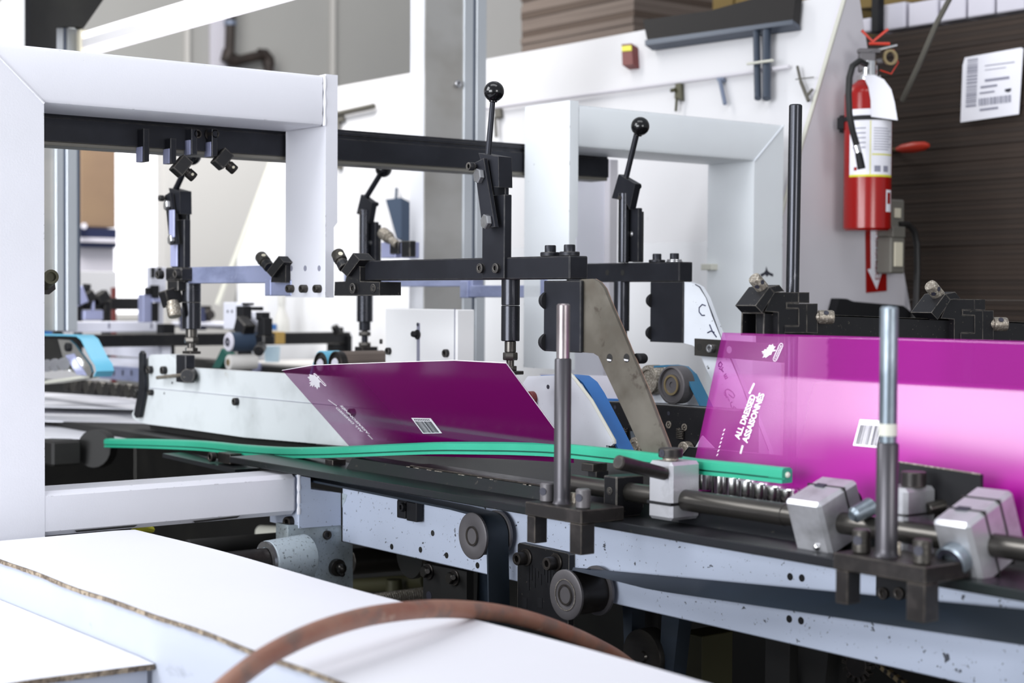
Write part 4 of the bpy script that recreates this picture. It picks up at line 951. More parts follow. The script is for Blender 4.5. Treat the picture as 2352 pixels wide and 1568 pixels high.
def leaf_and_text(t, F, lf, l1, l2, cap, pill, small, nrm):
    """F(x,y,lift)->point on the sheet; lf = (centre, top point, half width px vector); l1,l2 = (start,end) baselines"""
    c, up, sd = F(*lf[0], .0008), F(*lf[1], .0008), F(*lf[2], .0008)
    eu = up-c; es = sd-c
    t.part('leaf_emblem', B().prism([c+es*a+eu*b_ for a, b_ in LF], nrm*.0003), 'ptwhite', 'white maple leaf emblem')
    for s_, (p0, p1) in (('ALL DRESSED', l1), ('ASSAISONN\u00c9S', l2)):
        a = F(*p0, .0008); b_ = F(*p1, .0008); ex = (b_-a).normalized(); ey = nrm.cross(ex)
        t.part('lettering', B().text(s_, a, ex, ey, cap/.73, .0, (b_-a).length, .028), 'ptwhite', 'white print ' + s_.title())
    a = F(*pill[0], .0009); b_ = F(*pill[1], .0009); ex = (b_-a).normalized(); ey = nrm.cross(ex); L = (b_-a).length; h = L*.26
    pts = []
    for k in range(25):
        q = 2*math.pi*k/24; pts.append((a+b_)/2+ex*((L/2-h/2)*(1 if math.cos(q) > 0 else -1)+math.cos(q)*h/2)+ey*math.sin(q)*h/2)
    t.part('emblem_band', B().tubepath(pts, h*.075, 5), 'ptwhite', 'oval outline')
    t.part('lettering', B().text('CANADA', a+ex*h*.35-ey*h*.24, ex, ey, h*.66, 0, L-h*.7), 'ptwhite', 'white print Canada')
    sm = B()
    for p0, p1, w in small:
        a = F(*p0, .0008); b_ = F(*p1, .0008); ex = (b_-a).normalized(); ey = nrm.cross(ex); L = (b_-a).length; x = 0
        while x < L:
            l = L*(.03+.07*random.random()); sm.add([a+ex*x, a+ex*(x+l), a+ex*(x+l)+ey*w, a+ex*x+ey*w], [(0, 1, 2, 3)]); x += l+L*.03
    t.part('small_print', sm, 'ptwhite', 'tiny illegible print')

def barcode(t, q, nrm, F, digits=True):
    a, b_, c, d = [F(x, y, .0007) for x, y in q]
    t.part('barcode_panel', B().prism([a, b_, c, d], nrm*.0002), 'ptwhite', 'white barcode panel')
    m = B(); x = .07
    random.seed(5)
    while x < .9:
        w = random.choice((.012, .02, .03)); 
        P = lambda u, v: a+(b_-a)*u*(1-v)+(c-d)*u*v+(d-a)*v-nrm*.0003
        m.add([P(x, .2), P(x+w, .2), P(x+w, .94), P(x, .94)], [(0, 1, 2, 3)]); x += w+random.choice((.012, .018, .028))
    if digits:
        for k in range(9): m.add([P(.1+k*.09, .05), P(.15+k*.09, .05), P(.15+k*.09, .15), P(.1+k*.09, .15)], [(0, 1, 2, 3)])
    t.part('barcode_bars', m, 'ink', 'dark barcode stripes')
leaf_and_text(t, on1, ((725, 872), (712, 886), (712, 856)), ((835, 991), (775, 934)), ((850, 996), (786, 930)), .0106, ((749, 885), (722, 857)),
              [((858, 1008), (848, 998), .006), ((774, 930), (754, 916), .005)], n1*-1)
barcode(t, [(945, 959), (990, 960), (1016, 994), (972, 995)], n1, on1)
# ---- sheet two: large curved magenta panel leaning away
XA = -1.857; XB = -1.02; zt2 = H-.055; zb2 = H-.318
def prof2(u, v):
    z = zt2+(zb2-zt2)*v
    yl = 1.867-.077*v
    # farther right the upper strip stands upright and the lower part leans back more
    w = min(1, max(0, (u-.02)/.42)); w = w*w*(3-2*w)
    vb = .25; D_ = zt2-zb2
    if v < vb: yr = 1.862
    else:
        t_ = (v-vb)/(1-vb); s0 = .365+.05*min(1, u*1.5); s1 = .0
        yr = 1.862-(s0*t_-(s0-s1)*t_*t_*.5)*D_*(1-vb)
    return V((XA+(XB-XA)*u, yl*(1-w)+yr*w, z))
NU, NV = 48, 64
S2 = B(); vs_ = []; fs_ = []
def top_lift(u): return .0
for j in range(NV+1):
    for i in range(NU+1): vs_.append(prof2(i/NU, j/NV))
for j in range(NV):
    for i in range(NU): fs_.append((j*(NU+1)+i, (j+1)*(NU+1)+i, (j+1)*(NU+1)+i+1, j*(NU+1)+i+1))
S2.add(vs_, fs_)
sheetmat('film2', 'glossy magenta printed sheet', 'a4148f', XA+.05, XA+.40, .38, .96, (.97, .74, .96, 1), .22, (zt2-.25*(zt2-zb2)-.004, zt2-.25*(zt2-zb2)+.006, .62), .70)
def on2(x, y, lift=0.0):
    # march the pixel ray to the sheet
    rr = ray(x, y); lo, hi = 1.2, 3.4
    def f(s):
        p = CAM+rr*s; u = (p.x-XA)/(XB-XA); v = (p.z-zt2)/(zb2-zt2); return p.y-prof2(min(max(u, 0), 1), min(max(v, 0), 1)).y
    for _ in range(50):
        m_ = (lo+hi)/2
        if f(m_) < 0: lo = m_
        else: hi = m_
    return CAM+rr*lo - n2*lift
n2 = V((0, 1, -.37)).normalized()
t = Thing('printed_sheet', 'large magenta glossy printed sheet filling the right, see through at its left edge', 'sheet', on2(2000, 1100))
o = t.part('sheet', S2, 'film2')
so = o.modifiers.new('thickness', 'SOLIDIFY'); so.thickness = .0006; so.offset = 0
leaf_and_text(t, on2, ((1770, 806), (1750, 808), (1779, 789)), ((1699, 1010), (1737, 909)), ((1717, 1018), (1757, 905)), .0118, ((1779, 829), (1797, 789)),
              [((1724, 905), (1735, 882), .004), ((1704, 1042), (1709, 1023), .004)], n2*-1)
barcode(t, [(1976, 963), (2048, 967), (2034, 1030), (1960, 1023)], n2, on2, False)
ds = B()
for k in range(7):
    y = 985+k*9.5; ds.add([on2(1665-(y-985)*.28, y, .0006), on2(1667-(y-985)*.28, y, .0006), on2(1665-(y-979)*.28+.5, y+5, .0006), on2(1663-(y-979)*.28+.5, y+5, .0006)], [(0, 1, 2, 3)])
t.part('perforation', ds, 'ptwhite', 'pale dashed perforation')
for ch_ in t.o.children:                                  # print follows the curve of the sheet
    if ch_.name.split('.')[0] in ('sheet',): continue
    for v_ in ch_.data.vertices:
        p = v_.co+t.loc; u = (p.x-XA)/(XB-XA); v = (p.z-zt2)/(zb2-zt2)
        v_.co.y = prof2(min(max(u, 0), 1), min(max(v, 0), 1)).y-t.loc.y-(.0010 if 'bars' not in ch_.name else .0014)
# ================================================================== belt guides between the sheets
def ext(pts_px, Y): return [PY(x, y, Y) for x, y in pts_px]
Yw = 1.875
t = Thing('belt_guide', 'white rounded guide plate carrying the bright blue belt', 'guide', PY(1300, 1030, Yw))
gp = [(1196, 905), (1201, 880), (1212, 864), (1300, 860), (1313, 861), (1322, 874), (1358, 921), (1409, 1010), (1410, 1018), (1403, 1024), (1392, 1022), (1392, 1040), (1196, 1040)]
t.part('guide_plate', B().pY(Yw, gp, .006), 'whitedirt')
eg = [(1311, 860), (1323, 873), (1359, 920), (1410, 1010), (1411, 1019)]
t.part('cream_edge', B().tubepath([PY(x, y, Yw+.003) for x, y in eg], .0034, 8), 'tape', 'worn cream edge')
t.part('hole', B().lathe(PY(1259, 888, Yw)-Y_*.0006, Y_, [(.004, 0), (.004, .0004), (1e-5, .0003)], 12), 'ink')
t.part('hub_bolt', B().bolt(PY(1224, 914, Yw), -Y_, .013, .01), 'maroon')
bl = ext([(1240, 864), (1290, 863), (1318, 866), (1336, 880), (1352, 905), (1390, 978), (1420, 1038), (1440, 1080)], Yw+.012)
t.part('blue_belt', beltsw([V((p.x, 0, p.z)) for p in bl], Yw+.014, .034, .004), 'bluebelt')
Yv = 2.30
t = Thing('belt_guide', 'white guide with round steel pulley and teal belt behind the rusty arm', 'guide', PY(1550, 1030, Yv))
gp = [(1470, 873), (1484, 862), (1500, 858), (1575, 862), (1592, 870), (1606, 885), (1640, 940), (1678, 1000), (1676, 1008), (1655, 1008), (1640, 1020), (1560, 930), (1480, 930)]
Yr = Yv+.055
t.part('guide_plate', B().pY(Yr, [(x-8, y-6) for x, y in gp], .008), 'whitedirt')
t.part('cream_edge', B().tubepath([PY(x-8, y-6, Yr+.004) for x, y in gp[3:8]], .004, 8), 'tape', 'worn cream edge')
pc = PY(1541, 884, Yv-.012); rw = rad(44, pc)
w = t.part('pulley', B().lathe(pc, Y_, [(1e-5, .004), (rw*.16, .004), (rw*.17, .002), (rw*.42, .002), (rw*.45, .0), (rw*.53, 0), (rw*.56, .005), (rw*.85, .006), (rw*.9, 0), (rw, .001), (rw, .03), (rw*.8, .031)], 36), 'pulley')
t.part('pulley_hub', B().ring(pc-Y_*.0006, Y_, rw*.43, rw*.54, .003, 30), 'brass', parent=w)
pc_ = PY(1487, 872, Yv+.03); t.part('pulley', B().lathe(pc_, Y_, [(1e-5, .004), (rw*.5, .003), (rw*.55, 0), (rw*.75, 0), (rw*.8, .003), (rw*.8, .03), (1e-5, .031)], 28), 'knurl')
bl = ext([(1500, 842), (1530, 840), (1553, 844), (1572, 862), (1592, 902), (1624, 968), (1660, 1040), (1672, 1066)], Yv)
t.part('teal_belt', beltsw([V((p.x, 0, p.z)) for p in bl], Yv+.002, .032, .004), 'tealbelt')
# black drive block with springs between the guides
Yd = 2.22
t = Thing('drive_block', 'long black block with screws and springs behind the rusty arm', 'block', PY(1500, 1030, Yd))
t.part('block_body', B().pY(Yd, [(1385, 922), (1520, 930), (1700, 944), (1700, 1060), (1385, 1050)], .05), 'blackworn')
t.part('top_edge', B().tubepath([PY(1385, 921, Yd), PY(1520, 929, Yd), PY(1700, 943, Yd)], .0012, 6), 'steel', 'bright top edge')
for x, y, r in ((1413, 963, .006), (1536, 975, .0075), (1572, 981, .0075)): t.part('screw', B().ring(PY(x, y, Yd)-Y_*.001, Y_, r*.55, r, .001, 18).cyl(PY(x, y, Yd)-Y_*.001, PY(x, y, Yd), r*.3, n=8), 'knurl')
for x, y in ((1536, 949), (1413, 935)): t.part('hole', B().lathe(PY(x, y, Yd)-Y_*.0005, Y_, [(.0042, 0), (1e-5, .0003)], 12), 'ink')
for x in (1434, 1562):
    cc = PY(x, 983, Yd-.004); ce = PY(x, 1008, Yd-.004); L = (ce-cc).length
    t.part('spring', B().tubepath([cc-Z_*L*k/60+X_*.008*math.cos(k*.66)+Y_*.006*math.sin(k*.66) for k in range(61)], .0012, 5), 'brownblack')
for x, y, r in ((1566, 1033, .016), (1455, 1024, .018)):
    q = PY(x, y, Yd-.02); t.part('roller', B().lathe(q, Y_, [(1e-5, .002), (r*.4, .002), (r*.45, 0), (r*.6, .0), (r*.65, .003), (r*.9, .003), (r, .004), (r, .018)], 22), 'knurl')
t.part('strap', B().pY(Yd-.006, [(1447, 990), (1452, 990), (1468, 1030), (1466, 1040), (1458, 1040), (1450, 1012)], .004), 'galv')
# pale cover panel behind the blue belt
t = Thing('sheet_cover', 'pale blue grey cover panel between the blue belt and the rusty arm', 'panel', PY(1370, 925, 2.4))
t.part('panel', B().pY(2.4, [(1240, 858), (1560, 868), (1560, 921), (1240, 910)], .006), 'lilacbox')
t.part('blue_strip', B().pY(2.396, [(1240, 910), (1560, 920), (1560, 926), (1240, 916)], .008), 'bluebelt')
# black tray at the foot of the magenta sheet
t = Thing('guide_tray', 'black angled tray edge seen low through the magenta sheet', 'tray', PY(1700, 1060, 2.06))
t.part('tray_plate', B().pY(2.06, [(1566, 1046), (1582, 1026), (1800, 1046), (1800, 1075), (1566, 1062)], .003), 'blackmat')
t.part('tray_edge', B().tubepath([PY(1566, 1045, 2.059), PY(1582, 1026, 2.059), PY(1800, 1046, 2.059)], .0008, 5), 'steel', 'bright edge')
t.part('triangle_gusset', B().pY(2.09, [(1597, 1026), (1612, 1000), (1640, 1029)], .003), 'lilacbox')
# rollers behind sheet one
for px, lab, bm_, dk in ((737, 'grey wheel with a sky blue belt, behind the purple sheet corner', 'skybelt', 0), (771, 'brown grey roller beside the blue belted wheel, behind the purple sheet', 'taupe', 1)):
    c = PY(px-3, 838-(px-737)*.05, 2.10); r = rad(30, c)
    t = Thing('feed_roller', lab, 'wheel', c-Z_*r)
    t.part('wheel_disc', B().lathe(c, Y_, [(1e-5, .003), (r*.2, .002), (r*.52, .002), (r*.56, .006), (r*.86, .006), (r*.9, .001), (r, .002), (r, .02)], 32), 'shaftsteel' if not dk else 'brownblack')
    t.part('hub', B().lathe(c-Y_*.003, Y_, [(1e-5, 0), (r*.12, 0), (r*.14, .002), (r*.42, .002), (r*.48, .005), (r*.48, .008)], 24), 'lilacbox')
    if dk:
        t.part('roller_barrel', B().lathe(c+Y_*.02, Y_, [(r, 0), (r, .12), (r*.9, .122)], 32), 'taupe')
    else:
        bp = [V((c.x-.09, 0, c.z-.10))]+[V((c.x+math.cos(a)*r*1.02, 0, c.z+math.sin(a)*r*1.02)) for a in [math.radians(150-k*12) for k in range(15)]]
        t.part('blue_belt', beltsw(bp, c.y+.004, .05, .004), 'skybelt')
    t.part('axle', B().cyl(c+Y_*.0, c+Y_*.20, .006), 'brownblack')
    t.part('support_bracket', B().box((c.x-.012, c.y+.13, ZT-.012), (c.x+.012, c.y+.15, c.z+.01), .001), 'blackmat')
# ================================================================== background: white leaning rack with tools
Xr1 = -2.955
def rk(x, y): return PX(x, y, Xr1)
pT = rk(1941, 0); pB = rk(1800, 480)
dY = (pT.y-pB.y)/(pT.z-pB.z)
def rkY(z): return pB.y+dY*(z-pB.z)
zt = PY(1100, 139, rkY(H+.82)).z
for _ in range(6): zt = PY(1100, 139, rkY(zt)).z
Yl = PX(1799, 400, Xf).y+.03; zl = pB.z+(Yl-pB.y)/dY
Xl = PY(632, 350, rkY(H+.58)).x
def on_rack(x, y, lift=0):
    rr = ray(x, y); n = V((0, 1, -dY)).normalized(); p0 = V((0, pB.y, pB.z)); k = (p0-CAM).dot(n)/rr.dot(n)
    return CAM+rr*k-n*lift
nR = V((0, 1, -dY)).normalized()
upR = V((0, dY, 1)).normalized()
t = Thing('leaning_rack', 'big white A frame rack board with tools hanging on it', 'rack', (Xr1, Yl, 0))
Xq = Xr1-.021
t.part('front_board', B().prism([(Xq, rkY(zl), zl), (Xq, rkY(zt), zt), (Xq, rkY(zt)+.03, zt), (Xq, rkY(zl)+.03, zl)], (Xl-Xq, 0, 0)), 'rack')
t.part('cream_edge', B().tubepath([(Xr1-.004, rkY(zl), zl), (Xr1-.004, rkY(zt), zt)], .006, 6), 'tape', 'worn cream edge')
t.part('lower_board', B().box((Xl, Yl, 0), (Xr1, Yl+.03, zl), 0), 'racklift')
# end panel (triangle gusset) facing the aisle
ep = [(1941, -6), (1800, 480), (1790, 760), (2100, 760), (2090, 703), (2040, 420), (1990, 95), (1974, -6)]
t.part('end_panel', B().prism([rk(x, y) for x, y in ep], (-.02, 0, 0)), 'rackside')
t.part('end_panel_cap', B().prism([rk(1941, -6), rk(1974, -6), rk(1960, -60)], (-.02, 0, 0)), 'rackside')
ep2 = [PX(x, y, Xl) for x, y in ((640, 320), (632, 350), (560, 560), (490, 745), (640, 745))]
t.part('end_edge', B().tubepath([on_rack(645, 300, .002), on_rack(632, 350, .002), on_rack(560, 545, .002), on_rack(500, 700, .002)], .012, 6), 'tape', 'worn cream edge')
for x0, y0, x1, y1 in ((1117, 255, 1840, 160),):
    t.part('hook_rail', B().cyl(on_rack(x0, y0, .015), on_rack(x1-20, y1-1, .015), .006), 'rackside')
# broom on the rack
def rb(m, pl, th, lift=0.0): return m.prism([on_rack(x, y, lift) for x, y in pl], nR*-th)
t = Thing('push_broom', 'wide black bristle broom lying on the top edge of the rack', 'broom', on_rack(1680, 110))
t.part('bristles', rb(B(), [(1497, 60), (1650, 40), (1760, 10), (1848, 4), (1842, 62), (1700, 81), (1507, 106)], .03, .01), 'bristle')
t.part('broom_block', rb(B(), [(1503, 107), (1842, 62), (1843, 72), (1503, 119)], .034, .008), 'rod_blue')
for x in (1753, 1777): t.part('handle_tube', B().cyl(on_rack(x, 84, .03), on_rack(x+4 if x < 1760 else x, 238, .03), .010 if x < 1760 else .012), 'rod_blue')
t.part('tie_wire', B().cyl(on_rack(1740, 164, .045), on_rack(1800, 156, .045), .004), 'tape')
t = Thing('alarm_box', 'small dark red and yellow box fixed high on the white rack', 'box', on_rack(1455, 135))
t.part('case', rb(B(), [(1443, 112), (1466, 110), (1469, 158), (1445, 160)], .03), 'maroon')
t.part('yellow_label', rb(B(), [(1444, 117), (1466, 115), (1467, 127), (1445, 129)], .002, .03), 'yellow')
def tool(name, label, cat, pls, mat, th=.012):
    m = B()
    for pl in pls:
        if isinstance(pl, tuple): m.cyl(on_rack(pl[0], pl[1], .02), on_rack(pl[2], pl[3], .02), pl[4])
        else: rb(m, pl, th, .005)
    return solo(name, label, cat, m, mat)
tool('spray_gun', 'small dark green tool hanging left of the broom tubes', 'tool', [[(1560, 192), (1572, 190), (1574, 234), (1558, 232)], (1565, 232, 1563, 262, .004), (1552, 215, 1562, 213, .006)], 'stone')
tool('metal_hook', 'grey metal hook hanging between green tool and broom tubes', 'hook', [[(1652, 178), (1668, 176), (1670, 190), (1656, 192)], (1664, 190, 1676, 246, .006), (1676, 246, 1672, 236, .004)], 'greypipe')
tool('twisted_wire', 'dark twisted cord hanging at the right edge of the rack', 'cord', [(1842, 160, 1850, 195, .004), (1850, 195, 1868, 240, .005), (1862, 230, 1878, 212, .004), (1838, 190, 1880, 185, .0015)], 'greycable')
tool('hanging_spanner', 'dark tool with a cord hanging left of the right frame', 'tool', [[(1142, 252), (1156, 248), (1158, 272), (1146, 276)], (1147, 275, 1150, 320, .005)], 'greycable')
tool('pipe_wrench', 'blurred dark bar tool hanging behind the left frame plate', 'tool', [(780, 268, 868, 249, .011), [(779, 262), (792, 258), (796, 280), (779, 284)], (784, 284, 784, 330, .009)], 'greycable')
tool('small_bracket', 'small dark bracket under the overhead rail beside the left plate', 'bracket', [[(779, 368), (790, 368), (790, 390), (779, 390)]], 'greycable')
tool('cloth_bag', 'dark blue cloth bag hanging left of the aluminium post', 'bag', [[(908, 470), (945, 466), (945, 560), (934, 560)], (921, 437, 919, 470, .005)], 'navycloth', .04)
# little ledge block low on rack right
solo('wood_block', 'small tan wood block seen through the right frame opening', 'block', B().bY(3.0, 1609, 606, 1634, 620, .05), 'tape')
# ================================================================== fire extinguisher
pe = rk(1990, 360)
Xe = Xr1+.085
c = PX(1991, 530, Xe); zt_ = PX(1991, 195, Xe).z; re = rad(54, c)
q = lambda z: V((c.x, c.y, z))
t = Thing('fire_extinguisher', 'red fire extinguisher on the lavender end panel of the rack', 'fire extinguisher', q(c.z))
L = zt_-c.z
t.part('cylinder', B().lathe(q(c.z), Z_, [(re*.9, 0), (re, .006), (re, L*.93), (re*.93, L*.97), (re*.72, L*1.0), (re*.42, L*1.035), (re*.36, L*1.06), (1e-5, L*1.06)], 40), 'red')
def wrap(z0, z1, a0, a1, r, m=None, n=14):
    m = m or B(); vs_ = []; fs_ = []
    for i in range(n+1):
        a = math.radians(a0+(a1-a0)*i/n)
        for z in (z0, z1): vs_.append(V((c.x+math.cos(a)*r, c.y+math.sin(a)*r, z)))
    for i in range(n): fs_.append((2*i, 2*i+2, 2*i+3, 2*i+1))
    return m.add(vs_, fs_)
zz = lambda y: PX(1991, y, Xe).z
# facing the camera: direction from bottle to camera
fa = math.degrees(math.atan2(-c.y, -c.x))
t.part('label', wrap(zz(408), zz(255), fa-48, fa+75, re*1.006), 'label', 'white instruction label')
t.part('label_stripe', wrap(zz(409), zz(404), fa-48, fa+75, re*1.009).__class__().__class__() if 0 else wrap(zz(409), zz(404), fa-48, fa+75, re*1.009), 'yellow', 'yellow line')
m = wrap(zz(360), zz(357), fa+10, fa+72, re*1.009); wrap(zz(408), zz(282), fa+5, fa+7, re*1.009, m); t.part('label_stripe', m, 'yellow', 'yellow line')
m = B()
for k in range(9): wrap(zz(300+k*6), zz(298+k*6), fa+14, fa+55+((k*37) % 14), re*1.009, m, 8)
for k in range(5): wrap(zz(300+k*11), zz(297.5+k*11), fa-38, fa-5, re*1.009, m, 6)
for a in (16, 40): wrap(zz(398), zz(384), fa+a, fa+a+16, re*1.009, m, 5)
t.part('label_print', m, 'greyink', 'blurred grey print')
m = wrap(zz(395), zz(387), fa-34, fa-26, re*1.009, None, 3); t.part('label_mark', m, 'red', 'small red mark')
m = wrap(zz(488), zz(438), fa+50, fa+75, re*1.008, None, 6); sk = t.part('sticker', m, 'label', 'small white sticker')
m = wrap(zz(470), zz(444), fa+55, fa+70, re*1.011, None, 5); t.part('sticker_print', m, 'red', parent=sk)
t.part('wall_bracket', B().box((Xr1+.001, c.y-.02, zz(300)), (c.x-re*.9, c.y+.02, zz(260)), .002), 'blackmat')
t.part('clamp_band', B().ring(q(zz(280)), Z_, re*.99, re*1.04, .012, 36), 'blackmat')
t.part('clamp_latch', B().obox(q(zz(282))+V((math.cos(math.radians(fa-95)), math.sin(math.radians(fa-95)), 0))*re*1.05, (X_, Y_, Z_), (.012, .012, .016), .002), 'blackmat')
t.part('neck_ring', B().lathe(q(zt_+.012), Z_, [(re*.5, 0), (re*.5, .012), (re*.36, .014), (re*.36, .05), (1e-5, .05)], 22), 'chrome')
v = q(zt_+.06)
rgt = Rd*V((1, 1, 0)); rgt = V((Rd.x, Rd.y, 0)).normalized(); fr = V((-Fd.x, -Fd.y, 0)).normalized()
vb = t.part('valve', B().obox(v-rgt*.005, (rgt, fr, Z_), (.022, .014, .026), .004).cyl(v+rgt*.01, v+rgt*.045+Z_*.004, .009).obox(v+Z_*.03, (rgt, fr, Z_), (.03, .01, .006), .002), 'pulley')
t.part('lever', B().obox(v+rgt*.03+Z_*.034, ((rgt+Z_*.25).normalized(), fr, (Z_-rgt*.25).normalized()), (.045, .010, .003), .001), 'chrome', parent=vb)
t.part('gauge', B().ring(v+rgt*.052+Z_*.012+fr*.01, (fr+rgt*.3), .014, .021, .008, 22), 'brass', 'round gauge ring')
t.part('seal_tag', B().tubepath([v-rgt*.02+Z_*.085, v+rgt*.01+Z_*.055, v+rgt*.05+Z_*.088], .004, 6).tubepath([v+rgt*.0+Z_*.05, v+rgt*.055+Z_*.05], .004, 6).tubepath([v+rgt*.065+Z_*.035, v+rgt*.078+Z_*.0, v+rgt*.06-Z_*.03, v+rgt*.03-Z_*.02], .002, 6), 'redplastic', 'red plastic seal')
hz = [PX(x, y, Xe+.05) for x, y in ((1990, 148), (1974, 140), (1958, 152), (1951, 178), (1949, 215), (1951, 262), (1958, 300), (1968, 334))]
t.part('hose', B().tubepath(hz, .0085, 10), 'cable')
t.part('hose_ferrule', B().cyl(PX(1967, 334, Xe+.065), PX(1972, 352, Xe+.07), .0092), 'chrome')
t.part('nozzle', B().cyl(PX(1972, 352, Xe+.07), PX(1979, 388, Xe+.075), .0095, .0105), 'blackmat')
# paper tag over shoulder
pt = [(1982, 172), (2008, 172), (2030, 182), (2047, 205), (2055, 235), (2061, 272), (2062, 276), (2001, 268), (2000, 230), (1995, 200)]
t.part('paper_tag', B().prism([PS(x, y, (c-CAM).dot(Fd)-re-.012) for x, y in pt], Fd*.002), 'label', 'white inspection tag')
# sign, electrical box, cord
t = Thing('arrow_sign', 'red sign with a white down arrow below the extinguisher', 'sign', rk(2012, 670))
sg = [(1989, 500), (2035, 498), (2037, 668), (1991, 672)]
t.part('sign_panel', B().prism([PX(x, y, Xr1+.004) for x, y in sg], (-.003, 0, 0)), 'red')
t.part('arrow', B().prism([PX(x, y, Xr1+.0052) for x, y in ((2000, 505), (2026, 505), (2023, 614), (2030, 612), (2014, 664), (1993, 618), (2001, 617))], (-.001, 0, 0)), 'label', 'white arrow')
a = PX(2019, 635, Xr1+.006); b_ = PX(2016, 508, Xr1+.006)
t.part('lettering', B().text('EXTINGUISHER', PX(2020, 642, Xr1+.0062), Z_, -Y_, .026, 0, (b_-a).length), 'red', 'red upright lettering Extinguisher')
t = Thing('socket_box', 'grey electrical box with ivory plates right of the extinguisher', 'electrical box', rk(2060, 625))
t.part('box_body', B().bX(Xr1+.05, 2045, 458, 2078, 545, .05, .004), 'elecbox')
t.part('box_body', B().bX(Xr1+.06, 2046, 545, 2079, 628, .05, .004), 'elecbox')
t.part('ivory_plate', B().bX(Xr1+.054, 2056, 478, 2070, 500, .006, .001), 'ivory')
t.part('ivory_plate', B().bX(Xr1+.064, 2056, 556, 2074, 612, .006, .001), 'ivory')
t.part('clip', B().bX(Xr1+.06, 2051, 520, 2080, 545, .02, .002), 'elecbox')
solo('power_cable', 'black power cord looping down from the electrical box', 'cord', B().tubepath([PX(x, y, Xr1+.05) for x, y in ((2064, 516), (2085, 515), (2100, 530), (2106, 560), (2107, 620), (2105, 690), (2100, 720), (2092, 790))], .009, 8), 'cable')
# black thing on the square bar's far side
solo('plastic_tray', 'blurred black plastic tray behind the square bar', 'tray', B().prism([PX(x, y, Xr1+.03) for x, y in ((1928, 685), (1945, 686), (1960, 692), (2075, 702), (2100, 722), (2100, 760), (1918, 760), (1918, 722))], (-.029, 0, 0)), 'blackmat')
# ================================================================== brown board stacks
def stack(Yp, x0, yt0, x1, zlo, n, label, name, part, mats, thick, th, jig=.012, holes=None):
    zt = PY((x0+min(x1, 2352))/2, yt0, Yp).z; X0 = PY(x0, 400, Yp).x; X1 = PY(x1, 400, Yp).x
    t = Thing(name, label, 'stack', (X0, Yp, zlo)); h = (zt-zlo)/n
    random.seed(3)
    if zlo > .1: t.part('pallet', B().box((X0+.02, Yp+.03, 0), (X1-.02, Yp+th, zlo), 0), mats[1])
    for k in range(n):
        j = (random.random()-.5)*jig
        t.part(part, B().box((X0+j*.5, Yp+j, zlo+h*k+.0003), (X1, Yp+th, zlo+h*(k+1)-.0005), 0), mats[k % len(mats)] if random.random() > .15 else mats[0])
    return t
stack(3.95, 1905, 64, 2700, 0.0, 150, 'tall dark brown stack of corrugated sheets at the right', 'board_stack', 'corrugated_sheet', ('brownsheet', 'brownsheet2'), 0, .5, .004)
stack(3.98, 1195, -40, 1452, H+.70, 20, 'grey brown stack of boards on top behind the white rack', 'board_stack', 'board', ('taupe', 'taupe2', 'taupe'), 0, .4, .008)
t = Thing('paper_label', 'white shipping label with barcodes on the brown stack', 'label', PY(2270, 280, 3.93))
lb = [(2216, 132), (2345, 109), (2350, 112), (2340, 262), (2206, 281), (2211, 150)]
t.part('paper', B().pY(3.932, lb, .002), 'label')
m = B()
random.seed(2); y = 136
while y < 246:
    hh = random.choice((2, 3, 4.5)); x0 = 2222-(y-136)*.04; m.pY(3.9305, [(x0, y), (x0+24, y-3), (x0+24, y+hh-3), (x0, y+hh)], .0006); y += hh+random.choice((2, 3))
x = 2248
while x < 2322:
    w = random.choice((1.5, 2.5, 4)); m.pY(3.9305, [(x, 226-(x-2248)*.12), (x+w, 226-(x-2248)*.12), (x+w, 243-(x-2248)*.12), (x, 243-(x-2248)*.12)], .0006); x += w+random.choice((1.5, 2.5))
t.part('barcode_bars', m, 'greyink', 'grey barcodes')
m = B()
for y, x0, x1, hh in ((150, 2262, 2330, 2), (160, 2262, 2310, 1.5), (182, 2262, 2318, 6), (198, 2252, 2290, 5), (212, 2250, 2284, 4), (250, 2250, 2292, 5)):
    m.pY(3.9305, [(x0, y), (x1, y-(x1-x0)*.13), (x1, y+hh-(x1-x0)*.13), (x0, y+hh)], .0006)
t.part('print_mark', B().pY(3.9305, [(2308, 205), (2322, 202), (2322, 208), (2316, 212), (2308, 210)], .0006), 'ink', 'small dark mark')
t.part('print_lines', m, 'greyink', 'blurred print lines', kind='stuff')
# ochre and pale boxes on top
for i, (x0, x1) in enumerate(((1452, 1560), (1560, 1594), (1594, 1685), (1685, 1905))):
    solo('ochre_carton', ['ochre carton panel leftmost, beside the grey brown boards', 'narrow ochre carton second from the left above the broom', 'ochre carton third from the left above the broom', 'wide ochre carton rightmost above the broom'][i], 'carton',
         B().bY(4.6, x0+1.5, -60, x1-1.5, 150, .3, .004), 'ochre')
for i, (x0, x1) in enumerate(((1978, 1999), (2020, 2078), (2086, 2152), (2158, 2216), (2222, 2282), (2288, 2352), (2358, 2420))):
    solo('pale_carton', ['small', 'first', 'second', 'third', 'fourth', 'fifth', 'sixth'][i] + ' pale lilac carton from the left on top of the brown stack', 'carton',
         B().bY(4.05, x0, 12-(x0-1978)*.09+(30 if i == 0 else 0), x1, 74-(x0-1978)*.155, .25, .004), 'lilacbox', None)
solo('stack_post', 'dark upright post between pale cartons on the stack', 'post', B().bY(4.0, 2001, -40, 2017, 74, .03), 'blackmat')
solo('ochre_shelf', 'dark ochre shelf board above the pale cartons', 'shelf', B().prism([PY(x, y, 4.3) for x, y in ((1960, -60), (2600, -60), (2600, -60), (2025, 14), (1960, 20))], (0, .2, 0)), 'ochre')
